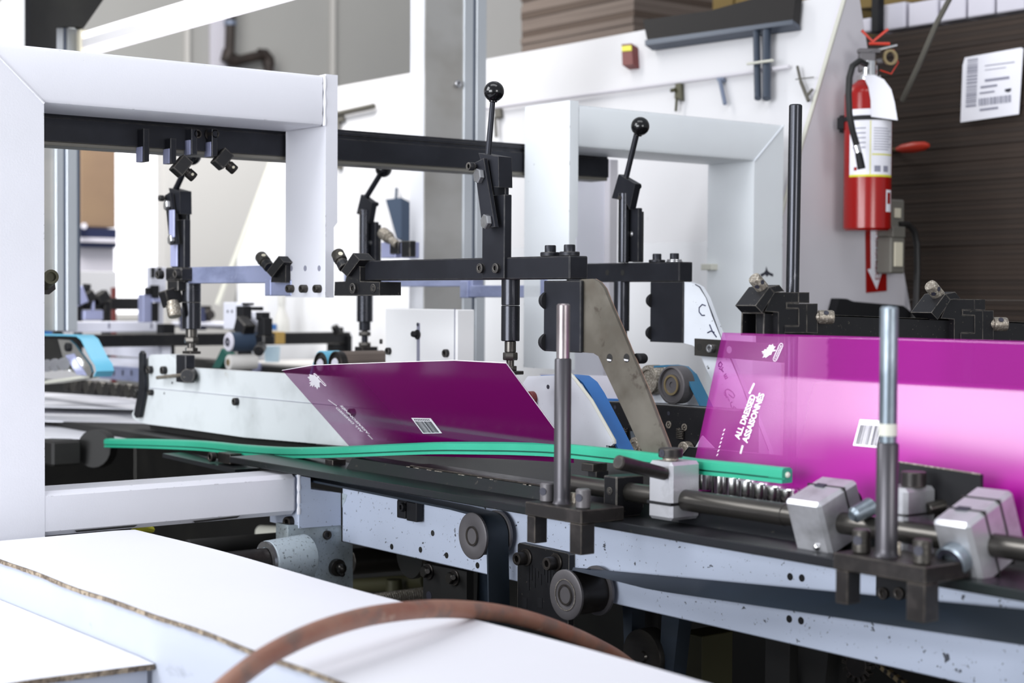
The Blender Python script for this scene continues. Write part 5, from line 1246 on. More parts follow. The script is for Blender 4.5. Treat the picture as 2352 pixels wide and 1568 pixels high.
solo('hanging_wire', 'thin grey cord slanting down behind the extinguisher', 'cord', B().tubepath([PY(x, y, 3.72) for x, y in ((2185, -10), (2152, 52), (2110, 150), (2072, 232))], .0075, 6), 'greycable')
t = Thing('red_handle', 'small red handle sticking out right of the extinguisher', 'handle', PY(2085, 340, 3.9))  # a plain handle with grip and shank, no valve
t.part('grip', B().lathe(PY(2060, 343, 3.86), (PY(2116, 336, 3.86)-PY(2060, 343, 3.86)), [(.006, 0), (.013, .02), (.016, .06), (.013, .1), (.006, .115), (1e-5, .117)], 14), 'redplastic')
t.part('shank', B().cyl(PY(2048, 344, 3.955), PY(2062, 343, 3.86), .006), 'brass')
# ================================================================== aluminium post behind the overhead rail
Xp = -3.75
t = Thing('machine_post', 'tall stainless post with aluminium profile behind the overhead rail', 'post', PX(1020, 690, Xp))
za = 3.2; zb_ = .9
def col(x0, x1, th, X=Xp): return B().box((X, PX(x0, 500, X).y, zb_), (X-th, PX(x1, 500, X).y, za), .002)
t.part('sheet_panel', col(974, 1063, .02), 'panelsteel')
ya = PX(974, 500, Xp).y
t.part('bright_return', B().box((Xp+.0, ya-.004, zb_), (Xp-.066, ya-.0005, za), .0005), 'glareside', 'folded side with glare put into its white')
t.part('profile_bar', col(1064, 1086, .03, Xp+.006), 'aluprofile')
t.part('profile_groove', col(1086, 1093, .02, Xp-.004), 'greypipe', 'dark groove')
t.part('profile_bar', col(1093, 1116, .03, Xp+.006), 'aluprofile')
t.part('panel_bolt', B().bolt(PX(1049, 193, Xp), X_, .011, .012), 'steel')
struct('wall_partition', B().prism([PX(x, y, -7.2) for x, y in ((380, 250), (700, 250), (560, 560), (490, 1000), (380, 1000))], (-.05, 0, 0)), 'wallside')
# ================================================================== left background
Xc = -4.6
t = Thing('machine_post', 'aluminium profile post seen left inside the left frame', 'post', PX(155, 700, Xc))
def colx(x0, x1, y0, y1, th, X): return B().box((X, PX(x0, 400, X).y, PX(150, y1, X).z), (X-th, PX(x1, 400, X).y, PX(150, y0, X).z), .002)
t.part('profile_bar', colx(128, 147, 62, 760, .04, Xc), 'aluprofile')
t.part('profile_groove', colx(147, 153, 62, 760, .03, Xc-.004), 'greypipe', 'dark groove')
t.part('profile_bar', colx(153, 178, 62, 760, .04, Xc), 'aluprofile')
t.part('steel_sheet', colx(60, 128, 110, 760, .02, Xc-.02), 'panelsteel')
t.part('dark_trim', colx(178, 185, 325, 700, .05, Xc), 'rod_blue')
solo('top_cover', 'dark grey cover panel at the top left above the frame', 'panel', B().prism([PX(x, y, Xc+.06) for x, y in ((58, -30), (258, -30), (192, 65), (182, 60), (130, 60), (130, 118), (58, 112))], (-.04, 0, 0)), 'darkint')
solo('switch_cabinet', 'white cabinet with dark stained corner at the top left', 'cabinet', B().prism([PX(x, y, Xc+.12) for x, y in ((-60, 30), (0, 14), (42, -30), (58, -30), (58, 118), (-60, 118))], (-.05, 0, 0)), 'whitebox')
solo('cabinet_strip', 'dark vertical strip beside the white cabinet at the top left', 'trim', B().prism([PX(x, y, Xc+.125) for x, y in ((58.5, -30), (69, -30), (69, 118), (58.5, 118))], (-.03, 0, 0)), 'blackmat')
# fluorescent light bar
Yl_ = PX(150, 90, Xc).y+.03
p0 = PY(182, 100, Yl_); L = 2.2
t = Thing('light_bar', 'white fluorescent light bar rising to the top edge at the left', 'light fixture', p0)
t.part('housing', B().box((p0.x, Yl_, p0.z-.015), (p0.x+L, Yl_+.05, p0.z+.012), .003), 'fixture')
for dz, dy in ((.022, .012), (-.028, .012)):
    t.part('fluorescent_tube', B().cyl((p0.x+.02, Yl_+dy, p0.z+dz), (p0.x+L, Yl_+dy, p0.z+dz), .0125, n=14), 'tube')
t.part('end_cap', B().box((p0.x-.006, Yl_-.006, p0.z-.045), (p0.x+.02, Yl_+.05, p0.z+.04), .003), 'ivory')
# pipe on the end wall
Xw = -9.9
pp = [PX(x, y, Xw) for x, y in ((530, -40), (529, 60), (527, 118), (533, 136), (550, 139), (580, 131), (600, 127), (612, 131), (617, 145), (617, 260))]
t = Thing('wall_pipe', 'dark iron pipe with elbows on the grey end wall', 'pipe', pp[-1])
t.part('pipe_run', B().tubepath(pp, .034, 12), 'darkpipe')
for i in (1,): t.part('pipe_collar', B().cyl(PX(529, 58, Xw), PX(529, 48, Xw), .042), 'greypipe')
for a, b_ in (((520, 134), (545, 139)), ((595, 126), (618, 140))): t.part('elbow', B().tubepath([PX(a[0]+6, a[1]-16, Xw), PX(*a, Xw), PX((a[0]+b_[0])/2, (a[1]+b_[1])/2+2, Xw), PX(*b_, Xw)] if a[0] < 560 else [PX(*a, Xw), PX(608, 126, Xw), PX(616, 136, Xw), PX(617, 152, Xw)], .044, 12), 'darkpipe')
# carton and bars at the left
Xg = -7.4
t = Thing('board_pallet', 'tall brown carton stack on dark bars beyond the left frame', 'stack', PX(225, 620, Xg))
t.part('carton', B().bX(Xg, 186, 322, 266, 522, .4, .004), 'brownbox')
t.part('dark_bar', B().bX(Xg+.03, 183, 524, 268, 546, .05), 'navy')
t.part('dark_bar', B().bX(Xg+.03, 183, 556, 268, 568, .05), 'navy')
t.part('pale_bar', B().bX(Xg+.04, 186, 546, 268, 557, .05), 'lilacbox')
gb = PX(225, 568, Xg+.02).z
t.part('pallet_frame', B().box((Xg-.35, PX(186, 500, Xg).y, 0), (Xg-.02, PX(266, 500, Xg).y, gb), 0), 'lilacbox')
t.part('roller_end', B().cyl(PX(193, 519, Xg+.05), PX(193, 519, Xg+.09), .015), 'lilacbox')
# white panel with slanted line, below window
solo('white_bench', 'white low panel with a slanted line left beyond the frame', 'bench', B().bX(-6.2, 60, 622, 268, 1500, .05).bX(-6.18, 60, 617, 172, 626, .05), 'rack')
solo('white_pillar', 'broad white column between the window and the grey wall', 'column', B().bX(-8.9, 376, 300, 402, 760, .1), 'wallside')
solo('red_strip', 'thin red brown strip beside the white bench', 'strip', B().bX(-6.1, 259, 660, 268, 1500, .02), 'maroon')

struct('trim_4', B().bX(-9.96, 1112, -80, 1202, 200, .03, 0), 'wallside')
# ================================================================== machine sections far left (other side of the hall machine)
def cross_rail(name, label, X, x0, x1, y0, y1, th, mat):
    t = Thing(name, label, 'rail', PX(x0, y1, X))
    t.part('rail_bar', B().bX(X, x0, y0, x1, y1, th, .002), mat)
    return t
Xa = -4.75
t = cross_rail('cross_rail', 'dark grey machine rail with an amber marker, ending right of the bottle', Xa, 90, 806, 766, 794, .05, 'blackworn')
t.part('end_leg', B().bX(Xa-.004, 768, 790, 806, 812, .05, .002), 'blackmat')
t.part('end_plate', B().bX(Xa+.02, 802, 770, 809, 812, .06, .001), 'blackmat')
t.part('amber_clip', B().bX(Xa+.006, 634, 762, 655, 790, .06, .001), 'orange', 'amber clip')
t.part('end_clamp', B().bX(Xa+.006, 778, 751, 790, 767, .04, .002).cyl(PX(776, 765, Xa), PX(768, 748, Xa), .013), 'blackworn')
Xd = -5.4
t = cross_rail('cross_rail', 'second dark grey machine rail farther back at the left', Xd, 80, 335, 684, 711, .05, 'blackworn')
for x0, x1, y in ((124, 146, 768), (176, 190, 835), (240, 256, 835)): t.part('rail_hanger', B().bX(Xd+.01, x0, 690, x1, y, .03, .002), 'blackworn')
for px, h in ((135, 660), (196, 652), (228, 672)):
    t.part('rail_knob', B().cyl(PX(px, 690, Xd), PX(px+4, h, Xd), .014).obox(PX(px+6, 682, Xd+.02), (X_, Y_+Z_*.6, Z_-Y_*.6), (.02, .022, .018), .003), 'blackworn')
t.part('lilac_clamp', B().obox(PX(178, 680, Xd+.03), (X_, Y_+Z_*.4, Z_-Y_*.4), (.02, .024, .03), .003), 'lilacmetal')
solo('lilac_block', 'lilac metal block with a dark screw hanging under the far rail', 'block', B().bX(Xd+.03, 193, 712, 238, 735, .05, .003).bX(Xd+.035, 214, 690, 218, 712, .02), 'lilacmetal')
t = Thing('white_crossbar', 'white machine beam with three small slots at the left', 'beam', PX(270, 760, -5.1))
t.part('beam_body', B().bX(-5.1, 158, 738, 375, 762, .06, .003), 'whitepart')
for x in (160, 249, 346): t.part('slot', B().bX(-5.098, x, 742, x+4, 754, .004, 0), 'greyink')
t = Thing('adjuster_block', 'tall white and black adjuster block left of the left lever', 'adjuster', PX(360, 750, -4.9))
t.part('white_plate', B().bX(-4.9, 346, 613, 382, 680, .03, .002).bX(-4.9, 364, 680, 376, 742, .03, .002), 'whitepart')
t.part('lilac_plate', B().bX(-4.89, 329, 676, 352, 740, .04, .002).bX(-4.885, 350, 684, 372, 694, .03), 'lilacmetal')
for q in ((350, 655, 366, 684), (351, 695, 364, 738), (352, 614, 356, 638), (368, 614, 372, 630)): t.part('black_insert', B().bX(-4.88, *q, .02, .001), 'blackmat')
t.part('top_knob', B().cyl(PX(340, 676, -4.89), PX(340, 660, -4.89), .011), 'blackmat')
# clamp with knob at the left lever's foot of the bar
t = Thing('pivot_clamp', 'black clamp with pale drilled knob pointing down by the left lever', 'clamp', PY(395, 690, Y1-.02))
t.part('clamp_body', B().bY(Y1-.025, 380, 614, 415, 645, .05, .003).bY(Y1-.02, 384, 640, 408, 668, .03, .002), 'blackworn')
t.part('swivel_block', B().obox(PY(393, 682, Y1-.02), (X_+Z_*.15, Y_+Z_*.3, Z_-Y_*.3), (.018, .02, .02), .002), 'blackworn')
p0 = PY(396, 692, Y1-.03); p1 = PY(400, 716, Y1-.03)
t.part('clamp_knob', B().drilled(p0, p1-p0, .0165, (p1-p0).length+.012), 'knurl')
for x, y in ((373, 631), (413, 630)): t.part('bolt', B().bolt(PY(x, y, Y1-.026), -Y_, .0105, .014), 'blackworn')
solo('threaded_stud', 'green ringed dark stud cut off by the left frame column', 'stud', B().cyl(PX(100, 652, -3.1), PX(116, 637, -2.99), .014).ring(PX(117, 636, -2.985), (PX(117, 636, -2.98)-PX(104, 648, -3.06)), .009, .014, .004), 'stone')
solo('hex_block', 'dark angular block under the green ringed stud at the left column', 'block', B().prism([PX(x, y, -3.08) for x, y in ((96, 629), (124, 629), (128, 664), (113, 676), (96, 676))], (-.03, 0, 0)), 'brownblack')
# blue belted delivery head at left
Xh = -4.25
t = Thing('belt_conveyor', 'pale blue belt running over a chrome wedge at the far left', 'belt head', PX(190, 870, Xh))
Yh = PX(190, 820, Xh).y
bp = [PY(x, y, Yh) for x, y in ((60, 768), (150, 770), (172, 771), (183, 780), (204, 822), (215, 838), (218, 852), (212, 864))]
t.part('blue_belt', beltsw([V((p.x, 0, p.z)) for p in bp], Yh+.004, .05, .004), 'skybelt')
t.part('wedge_plate', B().pY(Yh, [(133, 779), (160, 781), (172, 792), (206, 838), (211, 855), (206, 868), (196, 866), (152, 848)], .006), 'chrome')
t.part('wedge_face', B().pY(Yh-.002, [(150, 816), (168, 812), (197, 862), (176, 860)], .002), 'lilacmetal')
t.part('pivot_bolt', B().hexbolt(PY(157, 797, Yh), -Y_, .013, .008), 'blackmat')
t.part('body', B().pY(Yh+.01, [(60, 777), (135, 779), (150, 850), (60, 850)], .05), 'darkint')
for k in range(3): t.part('roller', B().cyl(PY(108+k*19, 840-k*2, Yh-.02), PY(110+k*19, 836-k*2, Yh+.05), .018), 'chrome')
t.part('lower_belt', B().pY(Yh-.01, [(60, 876), (100, 874), (185, 863), (190, 868), (110, 880), (60, 884)], .05), 'tape')
solo('blue_box', 'blurred blue motor box at the far left edge of the opening', 'box', B().bX(-5.0, 80, 704, 124, 850, .1, .01), 'bluebelt')
# gear rack (row of cams)
Yc_ = 2.02
t = Thing('cam_shaft', 'row of shiny dark cams running toward the fold guide', 'rollers', PY(240, 905, Yc_))
t.part('cam_bed', B().pY(Yc_+.02, [(90, 870), (330, 892), (330, 915), (90, 900)], .02), 'darkint')
for k in range(12):
    p = PY(150+k*15.5, 884+k*1.5, Yc_)
    t.part('cam', B().lathe(p, Y_, [(1e-5, 0), (.019, 0), (.021, .003), (.021, .02), (1e-5, .02)], 14), 'shaftsteel' if k % 2 else 'brownblack')
t = Thing('scale_bar', 'blue grey steel bar with faint scale marks behind the cams', 'bar', PY(260, 880, 2.2))
t.part('bar_body', B().pY(2.2, [(225, 838), (330, 846), (440, 852), (440, 885), (330, 878), (225, 868)], .02), 'blue_steel')
for k in range(5): t.part('scale_mark', B().bY(2.199, 240+k*20, 850, 243+k*20, 862, .001, 0), 'ink')
solo('white_ledge', 'pale ledge panel behind the chrome wedge', 'ledge', B().pY(2.3, [(205, 797), (373, 795), (373, 822), (330, 822), (215, 812)], .03).pY(2.3, [(218, 820), (420, 826), (420, 850), (225, 838)], .02), 'whitepart')
# white carton blanks entering from left
zf = H-.335
for i, (y0, y1, dz, lab) in enumerate(((898, 935, .0, 'blurred white carton blank highest on the feed deck'), (925, 968, -.02, 'blurred white carton blank in the middle of the feed deck'), (965, 1003, -.038, 'blurred white carton blank lowest on the feed deck'))):
    z = zf+dz
    pts = [PZ(60, y0, z), PZ(330, y0+12, z), PZ(520, y1+22, z), PZ(330, y1+6, z), PZ(60, y1, z)] if i == 2 else [PZ(60, y0, z), PZ(345, y0+8, z), PZ(345, y1+4, z), PZ(60, y1-3, z)]
    solo('carton_blank', lab, 'carton blank', B().prism(pts, (0, 0, -.003)), 'card')
solo('carton_sheet', 'dark printed sheet edge sliding under the white fold guide', 'carton blank', B().prism([PZ(305, 978, zf-.05), PZ(470, 994, zf-.05), PZ(640, 1020, zf-.05), PZ(480, 1014, zf-.05), PZ(330, 990, zf-.05)], (0, 0, -.002)), 'navy')
# blue wheels in the middle left
Yb2 = 2.32
t = Thing('blue_roller', 'dark blue wheel with white side above a smaller grey wheel', 'wheel', PY(525, 850, Yb2))
c = PY(523, 785, Yb2); r = rad(22, c)
t.part('wheel_disc', B().lathe(c, Y_, [(1e-5, .003), (r*.25, .002), (r*.3, 0), (r*.5, 0), (r*.52, .002), (r*.95, .001), (r, .004), (r, .006)], 28), 'lilacbox')
t.part('hub', B().ring(c-Y_*.002, Y_, r*.22, r*.48, .003), 'ink')
t.part('tread', B().lathe(c+Y_*.006, Y_, [(r*1.02, 0), (r*1.02, .1), (r*.9, .102), (1e-5, .102)], 28), 'navycloth')
c = PY(524, 832, Yb2); r = rad(18, c)
t.part('lower_wheel', B().lathe(c, Y_, [(1e-5, .003), (r*.4, .003), (r*.45, 0), (r*.95, .001), (r, .004), (r, .09), (1e-5, .09)], 26), 'grille')
t.part('wheel_hub', B().ring(c-Y_*.002, Y_, r*.2, r*.45, .004), 'brass')
t.part('side_bracket', B().bY(Yb2+.11, 545, 765, 566, 905, .02, .002), 'blackmat')
t.part('strap', B().pY(Yb2+.05, [(509, 800), (522, 815), (505, 845), (487, 845)], .03), 'greendark')
t = Thing('sensor_block', 'white and black stepped blocks above the dark rail', 'block', PY(560, 790, 2.4))
t.part('white_plate', B().bY(2.4, 513, 694, 545, 756, .03, .002).bY(2.4, 545, 696, 556, 704, .03), 'whitepart')
t.part('black_plate', B().bY(2.39, 542, 703, 558, 732, .03, .001).bY(2.4, 555, 695, 571, 701, .02), 'blackmat')
for x in (521, 531): t.part('hole', B().bY(2.399, x, 712, x+3, 718, .001, 0), 'ink')
t.part('white_step', B().bY(2.42, 566, 716, 586, 730, .03).bY(2.42, 560, 728, 592, 762, .03), 'whitepart')
t.part('black_step', B().bY(2.4, 587, 717, 600, 735, .03).bY(2.4, 591, 730, 606, 770, .03).bY(2.4, 577, 704, 592, 713, .02), 'blackmat')
t.part('swivel_block', B().obox(PY(562, 752, 2.38), (X_+Z_*-.5, Y_, Z_+X_*.5), (.03, .02, .024), .003), 'blackworn')
t.part('lower_clamp', B().bY(2.4, 575, 768, 605, 790, .04, .004).cyl(PY(600, 796, 2.38), PY(594, 806, 2.35), .016), 'blackworn')
t = Thing('spray_bottle', 'white spray bottle with a blue label patch behind the dark rail', 'bottle', PY(645, 765, 3.05))
c = PY(647, 766, 3.05); zq = lambda y: PY(647, y, 3.05).z-c.z
t.part('body', B().lathe(c, Z_, [(rad(18, c), 0), (rad(19, c), .01), (rad(18, c), zq(735)), (rad(9, c), zq(712)), (rad(8, c), zq(700)), (1e-5, zq(700))], 20), 'bottle')
t.part('spray_cap', B().lathe(c+Z_*zq(700), Z_, [(rad(9, c), 0), (rad(9, c), .03), (rad(6, c), .06), (1e-5, .06)], 16), 'bottle')
t.part('blue_patch', B().bY(3.05-rad(19, c)-.001, 622, 744, 634, 757, .002, 0), 'bluebelt')
c = PY(625, 838, 2.9)
t = Thing('paper_cup', 'pale blue cup standing under the amber marked rail', 'cup', c)
t.part('cup_wall', B().lathe(c, Z_, [(rad(16, c), 0), (rad(19, c), PY(625, 795, 2.9).z-c.z), (rad(17, c), PY(625, 795, 2.9).z-c.z), (rad(15, c), .004), (1e-5, .004)], 22), 'cup')
solo('wooden_ledge', 'pale ledge carrying the cup behind the sheet', 'ledge', B().bY(2.85, 560, 838, 820, 846, .3, .002), 'grille')
solo('dark_housing', 'dark machine housing below the pale ledge', 'housing', B().bY(2.8, 470, 838, 700, 880, .05, .002).bY(2.9, 376, 828, 640, 870, .05, .002), 'darkint')
for i, px in enumerate((573, 585)):
    solo('small_valve', ['small black capped blue valve left of its twin', 'small black capped blue valve right of its twin'][i], 'valve', B().bY(2.78, px-4, 833, px+4, 852, .02).cyl(PY(px, 835, 2.79), PY(px, 827, 2.79), .010), 'lilacmetal')
t = Thing('small_table', 'white slim table with dark tools standing on it behind the left lever', 'table', PY(480, 760, 3.0))
t.part('table_top', B().bY(3.0, 395, 740, 516, 748, .25, .002), 'whitepart')
t.part('table_apron', B().bY(3.02, 395, 748, 516, 753, .2, .002), 'navy')
solo('navy_box', 'dark navy box standing beside the left lever rod', 'box', B().pY(2.95, [(408, 706), (428, 706), (432, 758), (414, 758)], .08), 'navy')
solo('dark_tool', 'dark tool with round brown end on the slim white table', 'tool', B().bY(3.04, 455, 702, 465, 738, .04).cyl(PY(465, 730, 3.06), PY(484, 722, 3.06), .02).sphere(PY(478, 722, 3.06), .022), 'brownblack')
solo('black_cube', 'small black cube under the white adjuster', 'box', B().bX(-4.9, 375, 744, 402, 850, .05), 'blackmat')
# ================================================================== under the machine
t = Thing('dark_under_panels', 'added dark panels giving the darkness below the deck', 'base', (-3.5, 2.6, 0))  # dark backing added to make the space under the machine dark
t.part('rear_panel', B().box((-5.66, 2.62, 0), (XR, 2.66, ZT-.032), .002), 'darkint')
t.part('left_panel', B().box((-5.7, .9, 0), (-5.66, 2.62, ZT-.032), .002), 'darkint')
# cast bearing support under the lower beam
Xs = Xf+.0
t = Thing('bearing_support', 'grimy grey cast bearing support under the frame foot', 'bearing', PX(760, 1345, Xs))
t.part('cast_plate', B().prism([PX(x, y, Xs) for x, y in ((662, 1206), (784, 1206), (784, 1243), (810, 1250), (811, 1440), (662, 1440))], (-.05, 0, 0)), 'cast')
c = PX(612, 1290, Xs+.045); bw = PX(700, 1290, Xs+.03)
t.part('boss', B().cyl(c, V((c.x-.01, bw.y, c.z)), .042, .046, n=30, b=.003), 'cast')
t.part('boss_ring', B().ring(c-Y_*.003, Y_, .030, .041, .006, 30), 'steel')
t.part('shaft_stub', B().cyl(c+Y_*.01, c-Y_*.22, .028, n=24), 'brownblack')
t.part('cap_screw', B().bolt(PX(750, 1228, Xs), X_, .0095, .006), 'brownblack')
t.part('round_nut', B().cyl(PX(771, 1302, Xs), PX(771, 1302, Xs)+X_*.012, .018).sphere(PX(774, 1303, Xs)+X_*.016, .012, 14).sphere(PX(778, 1316, Xs)+X_*.014, .006, 10), 'shaftsteel')
# rods and tubes going across
def rod_(x0, y0, x1, y1, X0, X1, r, label, mat):
    return solo('drive_shaft', label, 'shaft', B().cyl(PX(x0, y0, X0), PX(x1, y1, X1), r), mat)
solo('drive_shaft', 'dark round shaft going right under the pale beam', 'shaft', B().cyl(PX(800, 1290, Xf-.25), PX(985, 1276, Xf-.25), .030), 'shaftsteel')
solo('drive_shaft', 'dark oily shaft running left behind the carton lid', 'shaft', B().cyl(PX(430, 1262, Xf-.35), PX(690, 1240, Xf-.35), .022), 'darkint')
solo('screw_spindle', 'ribbed screw spindle low behind the second black plate', 'spindle', B().lathe(PX(865, 1378, Xf-.1), Y_, [q for k in range(26) for q in ((.016, k*.006), (.013, k*.006+.003))], 16), 'knurl')
t = Thing('bearing_plate', 'dark plate with two nuts hanging below the pale beam', 'plate', PY(1020, 1400, Yn+.02))
t.part('plate', B().pY(Yn+.012, [(972, 1294), (1072, 1312), (1072, 1440), (972, 1440)], .016), 'darkint')
for x, y in ((982, 1312), (1041, 1326)):
    w = t.part('washer', B().cyl(PY(x+4, y, Yn+.012), PY(x+4, y, Yn+.012)-Y_*.004, .0155), 'brownblack')
    t.part('nut', B().hexbolt(PY(x, y, Yn+.012)-Y_*.004, -Y_, .0115, .008).cyl(PY(x, y, Yn+.004), PY(x, y, Yn-.012), .0055), 'shaftsteel', parent=w)
t.part('hole', B().lathe(PY(985, 1368, Yn+.0112), Y_, [(.009, 0), (.009, .0006), (1e-5, .0004)], 16), 'ink')
c = PY(940, 1275, Yn+.05); solo('idler_disc', 'grey disc half hidden under the pale beam', 'disc', B().lathe(c, Y_, [(1e-5, 0), (.046, 0), (.048, .003), (.048, .012), (1e-5, .012)], 30), 'shaftsteel')
solo('drive_belt', 'narrow dark belt strand left of the hanging belt below the beam', 'belt', B().pY(Yn+.05, [(1098, 1300), (1124, 1300), (1121, 1440), (1093, 1440)], .004), 'rubber')
# right lower machinery
t = Thing('roller_unit', 'dark belt stand with a disc wheel below the beam right of the hose', 'roller unit', PY(1490, 1560, Yn+.1))
t.part('belt_strand', B().pY(Yn+.06, [(1430, 1390), (1452, 1396), (1450, 1500), (1434, 1500)], .03).pY(Yn+.06, [(1520, 1412), (1560, 1420), (1540, 1600), (1510, 1600)], .03), 'rubber')
t.part('web_plate', B().pY(Yn+.12, [(1450, 1396), (1512, 1408), (1512, 1600), (1450, 1600)], .01), 'darkint')
c = PY(1473, 1508, Yn+.05); t.part('disc_wheel', B().lathe(c, Y_, [(1e-5, 0), (.008, 0), (.01, .004), (.036, .004), (.046, .0), (.047, .004), (.047, .03), (1e-5, .03)], 30), 'shaftsteel')
solo('dark_post', 'dark support column under the beam near the right', 'post', B().bY(Yn+.08, 1756, 1440, 1812, 1640, .06).pY(Yn+.1, [(1812, 1452), (1905, 1472), (1888, 1640), (1812, 1640)], .05), 'darkint')
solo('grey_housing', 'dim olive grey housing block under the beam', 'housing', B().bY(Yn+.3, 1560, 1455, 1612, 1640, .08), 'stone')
t = Thing('sprocket', 'oily toothed sprocket with chain low at the right', 'sprocket', PY(1965, 1570, Yn+.12))
c = PY(1965, 1526, Yn+.12); m = B().cyl(c, c+Y_*.012, .020)
for k in range(14):
    a = k/14*2*math.pi; d = X_*math.cos(a)+Z_*math.sin(a); m.obox(c+d*.022+Y_*.006, (d, Y_, d.cross(Y_)), (.006, .005, .0025), .0006)
t.part('toothed_wheel', m, 'brownblack')
for k in range(11):
    p = PY(2022+k*8, 1528+k*6, Yn+.12); t.part('chain_link', B().obox(p, ((X_-Z_*.55), Y_, (Z_+X_*.55)), (.0055, .005, .004), .001), 'brass' if k % 2 else 'brownblack')
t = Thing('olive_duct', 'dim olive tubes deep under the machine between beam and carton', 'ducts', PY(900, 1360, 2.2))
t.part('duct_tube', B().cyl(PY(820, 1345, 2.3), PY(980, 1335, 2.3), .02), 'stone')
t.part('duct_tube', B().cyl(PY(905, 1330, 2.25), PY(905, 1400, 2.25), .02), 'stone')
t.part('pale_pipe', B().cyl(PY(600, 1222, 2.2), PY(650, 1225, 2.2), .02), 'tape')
solo('yellow_hose', 'yellow hose end peeping out behind the carton lid', 'hose', B().tubepath([PX(300, 1226, Xf-.06), PX(312, 1217, Xf-.07), PX(330, 1213, Xf-.1), PX(348, 1216, Xf-.2)], .007, 8), 'yellow')
# bits in the dark bay above the lower beam
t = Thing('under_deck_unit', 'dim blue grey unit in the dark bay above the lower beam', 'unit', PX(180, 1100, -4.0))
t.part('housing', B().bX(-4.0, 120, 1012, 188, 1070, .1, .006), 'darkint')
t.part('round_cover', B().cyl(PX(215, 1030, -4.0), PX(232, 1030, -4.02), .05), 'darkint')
# ================================================================== cartons and hose in the foreground
ZL = PZ(290, 1216, H-.43).z
cf = PZ(290, 1216, ZL); ye1 = PZ(950, 1386, ZL).y; ye0 = PZ(380, 1419, ZL).y; xe = PX(290, 1216, Xf+.05)
XB0 = PZ(290, 1216, ZL).x; XB1 = -.75
ZL2 = PZ(392, 1518, H-.495).z; c2 = PZ(392, 1518, ZL2)
t = Thing('white_carton', 'long white carton with brown fluted lid edge in the foreground', 'carton', ((XB0+XB1)/2, ye0, 0))
def wav(x): return .0011*math.sin(x*9)+.0009*math.sin(x*23+1)
N = 40; top = []; 
for k in range(N+1):
    x = XB0+(XB1-XB0)*k/N; top.append((x, wav(x)))
def strip(y_of, z0_of, z1, th):
    pass
m = B(); vs_ = []; fs_ = []
for k in range(N+1):
    x = XB0+(XB1-XB0)*k/N
    for j, y in enumerate((ye0, ye0+.04, ye0+.15, ye1-.04, ye1)):
        z = ZL+(wav(x) if j == 0 else wav(x)*.4 if j == 1 else 0)+(.002*math.sin(x*7) if j == 4 else 0)
        vs_.append(V((x, y, z)))
for k in range(N):
    for j in range(4): fs_.append((k*5+j, (k+1)*5+j, (k+1)*5+j+1, k*5+j+1))
m.add(vs_, fs_)
t.part('lid_top', m, 'card')
# fluted edge: two liners and a wavy core shown as a brown band
m = B(); vs_ = []; fs_ = []
for k in range(N*4+1):
    x = XB0+(XB1-XB0)*k/(N*4); j = .0007*math.sin(k*2.1)+.0006*math.sin(k*.7)
    vs_ += [V((x, ye0-.001+j, ZL+wav(x)-.0006)), V((x, ye0-.0016+j, ZL+wav(x)-.0062)), V((x, ye0+.012, ZL+wav(x)-.0062)), V((x, ye0+.012, ZL+wav(x)-.0012))]
for k in range(N*4):
    for i in range(4): fs_.append((k*4+i, (k+1)*4+i, (k+1)*4+(i+1) % 4, k*4+(i+1) % 4))
m.add(vs_, fs_)
t.part('fluted_edge', m, 'cardedge', 'brown torn corrugated edge')
m = B(); vs_ = []; fs_ = []
for k in range(N+1):
    x = XB0+(XB1-XB0)*k/N; zz_ = ZL+wav(x)-.0062
    for z, dy in ((zz_, .004), (zz_-.012, .0015), (zz_-.03, .001+.0015*math.sin(x*5)), (zz_-.07, 0), (.02, 0)): vs_.append(V((x, ye0+dy, z)))
for k in range(N):
    for j in range(4): fs_.append((k*5+j, k*5+j+1, (k+1)*5+j+1, (k+1)*5+j))
m.add(vs_, fs_); t.part('side_wall', m, 'cardside', 'scuffed white side with painted shade')
t.part('far_wall', B().box((XB0+.004, ye1-.008, .02), (XB1, ye1-.003, ZL-.004), 0), 'cardside')
t.part('end_wall', B().box((XB0+.001, ye0+.006, .02), (XB0+.006, ye1-.006, ZL-.004), 0), 'cardside')
t.part('bottom', B().box((XB0, ye0, 0), (XB1, ye1, .02), 0), 'cardside')
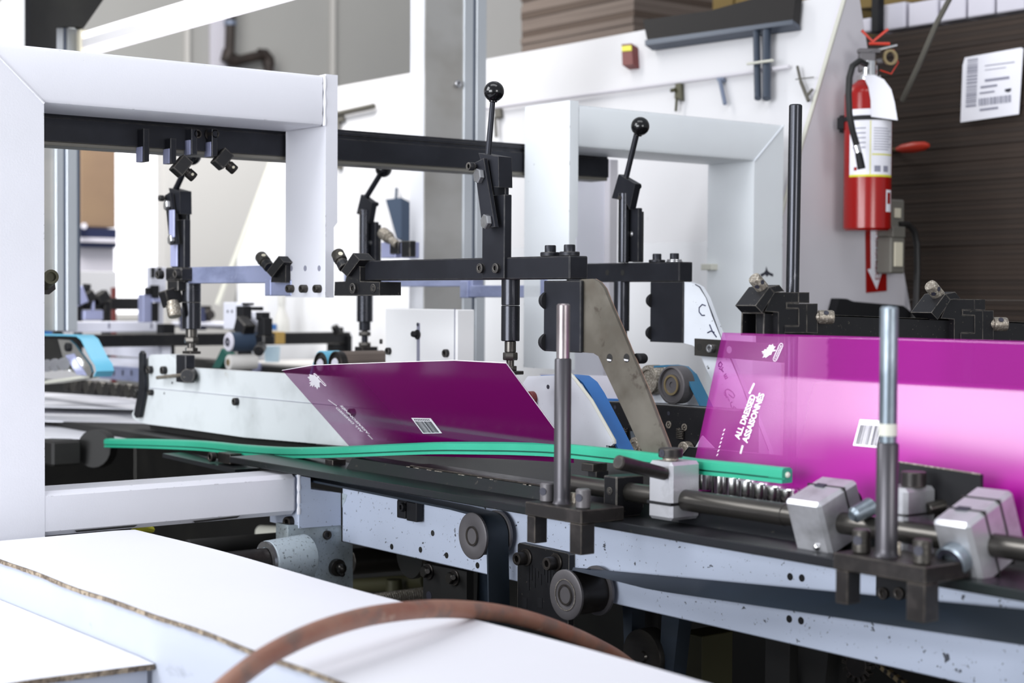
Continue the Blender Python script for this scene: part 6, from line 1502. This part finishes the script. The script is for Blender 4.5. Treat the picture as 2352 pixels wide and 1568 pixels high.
# lower carton
yl0 = .35; yl1 = ye0-.002; x0 = XB0-.4; x1 = c2.x
t = Thing('white_carton', 'lower white carton with torn brown edge at the bottom left', 'carton', ((x0+x1)/2, .7, 0))
m = B(); vs_ = []; fs_ = []
NN = 30
for k in range(NN+1):
    y = yl0+(yl1-yl0)*k/NN
    for x in (x0, x1-.05, x1): vs_.append(V((x+(.003*math.sin(y*31) if x == x1 else 0), y, ZL2+(.002*math.sin(y*17) if x == x1 else 0))))
for k in range(NN):
    for j in range(2): fs_.append((k*3+j, k*3+j+1, (k+1)*3+j+1, (k+1)*3+j))
m.add(vs_, fs_); t.part('lid_top', m, 'card')
m = B(); vs_ = []; fs_ = []
for k in range(NN*5+1):
    y = yl0+(yl1-yl0)*k/(NN*5); w = .003*math.sin(y*31); zc = .002*math.sin(y*17); j = .0009*math.sin(k*2.3)+.0006*math.sin(k*.9)
    vs_ += [V((x1+w+.0008+j, y, ZL2+zc-.0005)), V((x1+w+.0012+j, y, ZL2+zc-.0075)), V((x1+w-.012, y, ZL2+zc-.0075)), V((x1+w-.012, y, ZL2+zc-.001))]
for k in range(NN*5):
    for i in range(4): fs_.append((k*4+i, k*4+(i+1) % 4, (k+1)*4+(i+1) % 4, (k+1)*4+i))
m.add(vs_, fs_); t.part('fluted_edge', m, 'cardedge', 'brown torn corrugated edge')
yg = PX(338, 1560, x1-.012).y
t.part('end_wall', B().box((x1-.02, yl0, .0), (x1-.012, yg, ZL2-.0075), 0), 'cardside')
t.part('inner_shadow_wall', B().box((x1-.10, yg, .0), (x1-.09, yl1, ZL2-.0085), 0), 'cardedge', 'brown inner board')
t.part('base', B().box((x0, yl0, 0), (x1-.1, yl1, .02), 0), 'cardside')
# short sheet seen right of the hose: light carton flap under the hose
pt = [PZ(782, 1512, ZL+.003), PZ(1300, 1482, ZL+.003)]
# hose
hp = [(470, 1625, 1.70), (530, 1568, 1.74), (610, 1508, 1.80), (700, 1461, 1.87), (790, 1429, 1.94), (880, 1409, 2.01), (1000, 1398, 2.11), (1120, 1404, 2.21), (1220, 1424, 2.30), (1300, 1452, 2.36), (1370, 1484, 2.42), (1430, 1519, 2.47), (1500, 1580, 2.52)]
P_ = [PS(*h) for h in hp]; fine2 = []
for i in range(len(P_)-1):
    p0 = P_[max(i-1, 0)]; p1 = P_[i]; p2 = P_[i+1]; p3 = P_[min(i+2, len(P_)-1)]
    for k in range(6):
        u = k/6; fine2.append(.5*((2*p1)+(p2-p0)*u+(2*p0-5*p1+4*p2-p3)*u*u+(3*p1-p0-3*p2+p3)*u**3))
fine2.append(P_[-1])
solo('rubber_hose', 'red brown rubber hose arching over the white carton', 'hose', B().tubepath(fine2, .0120, 18), 'hose')
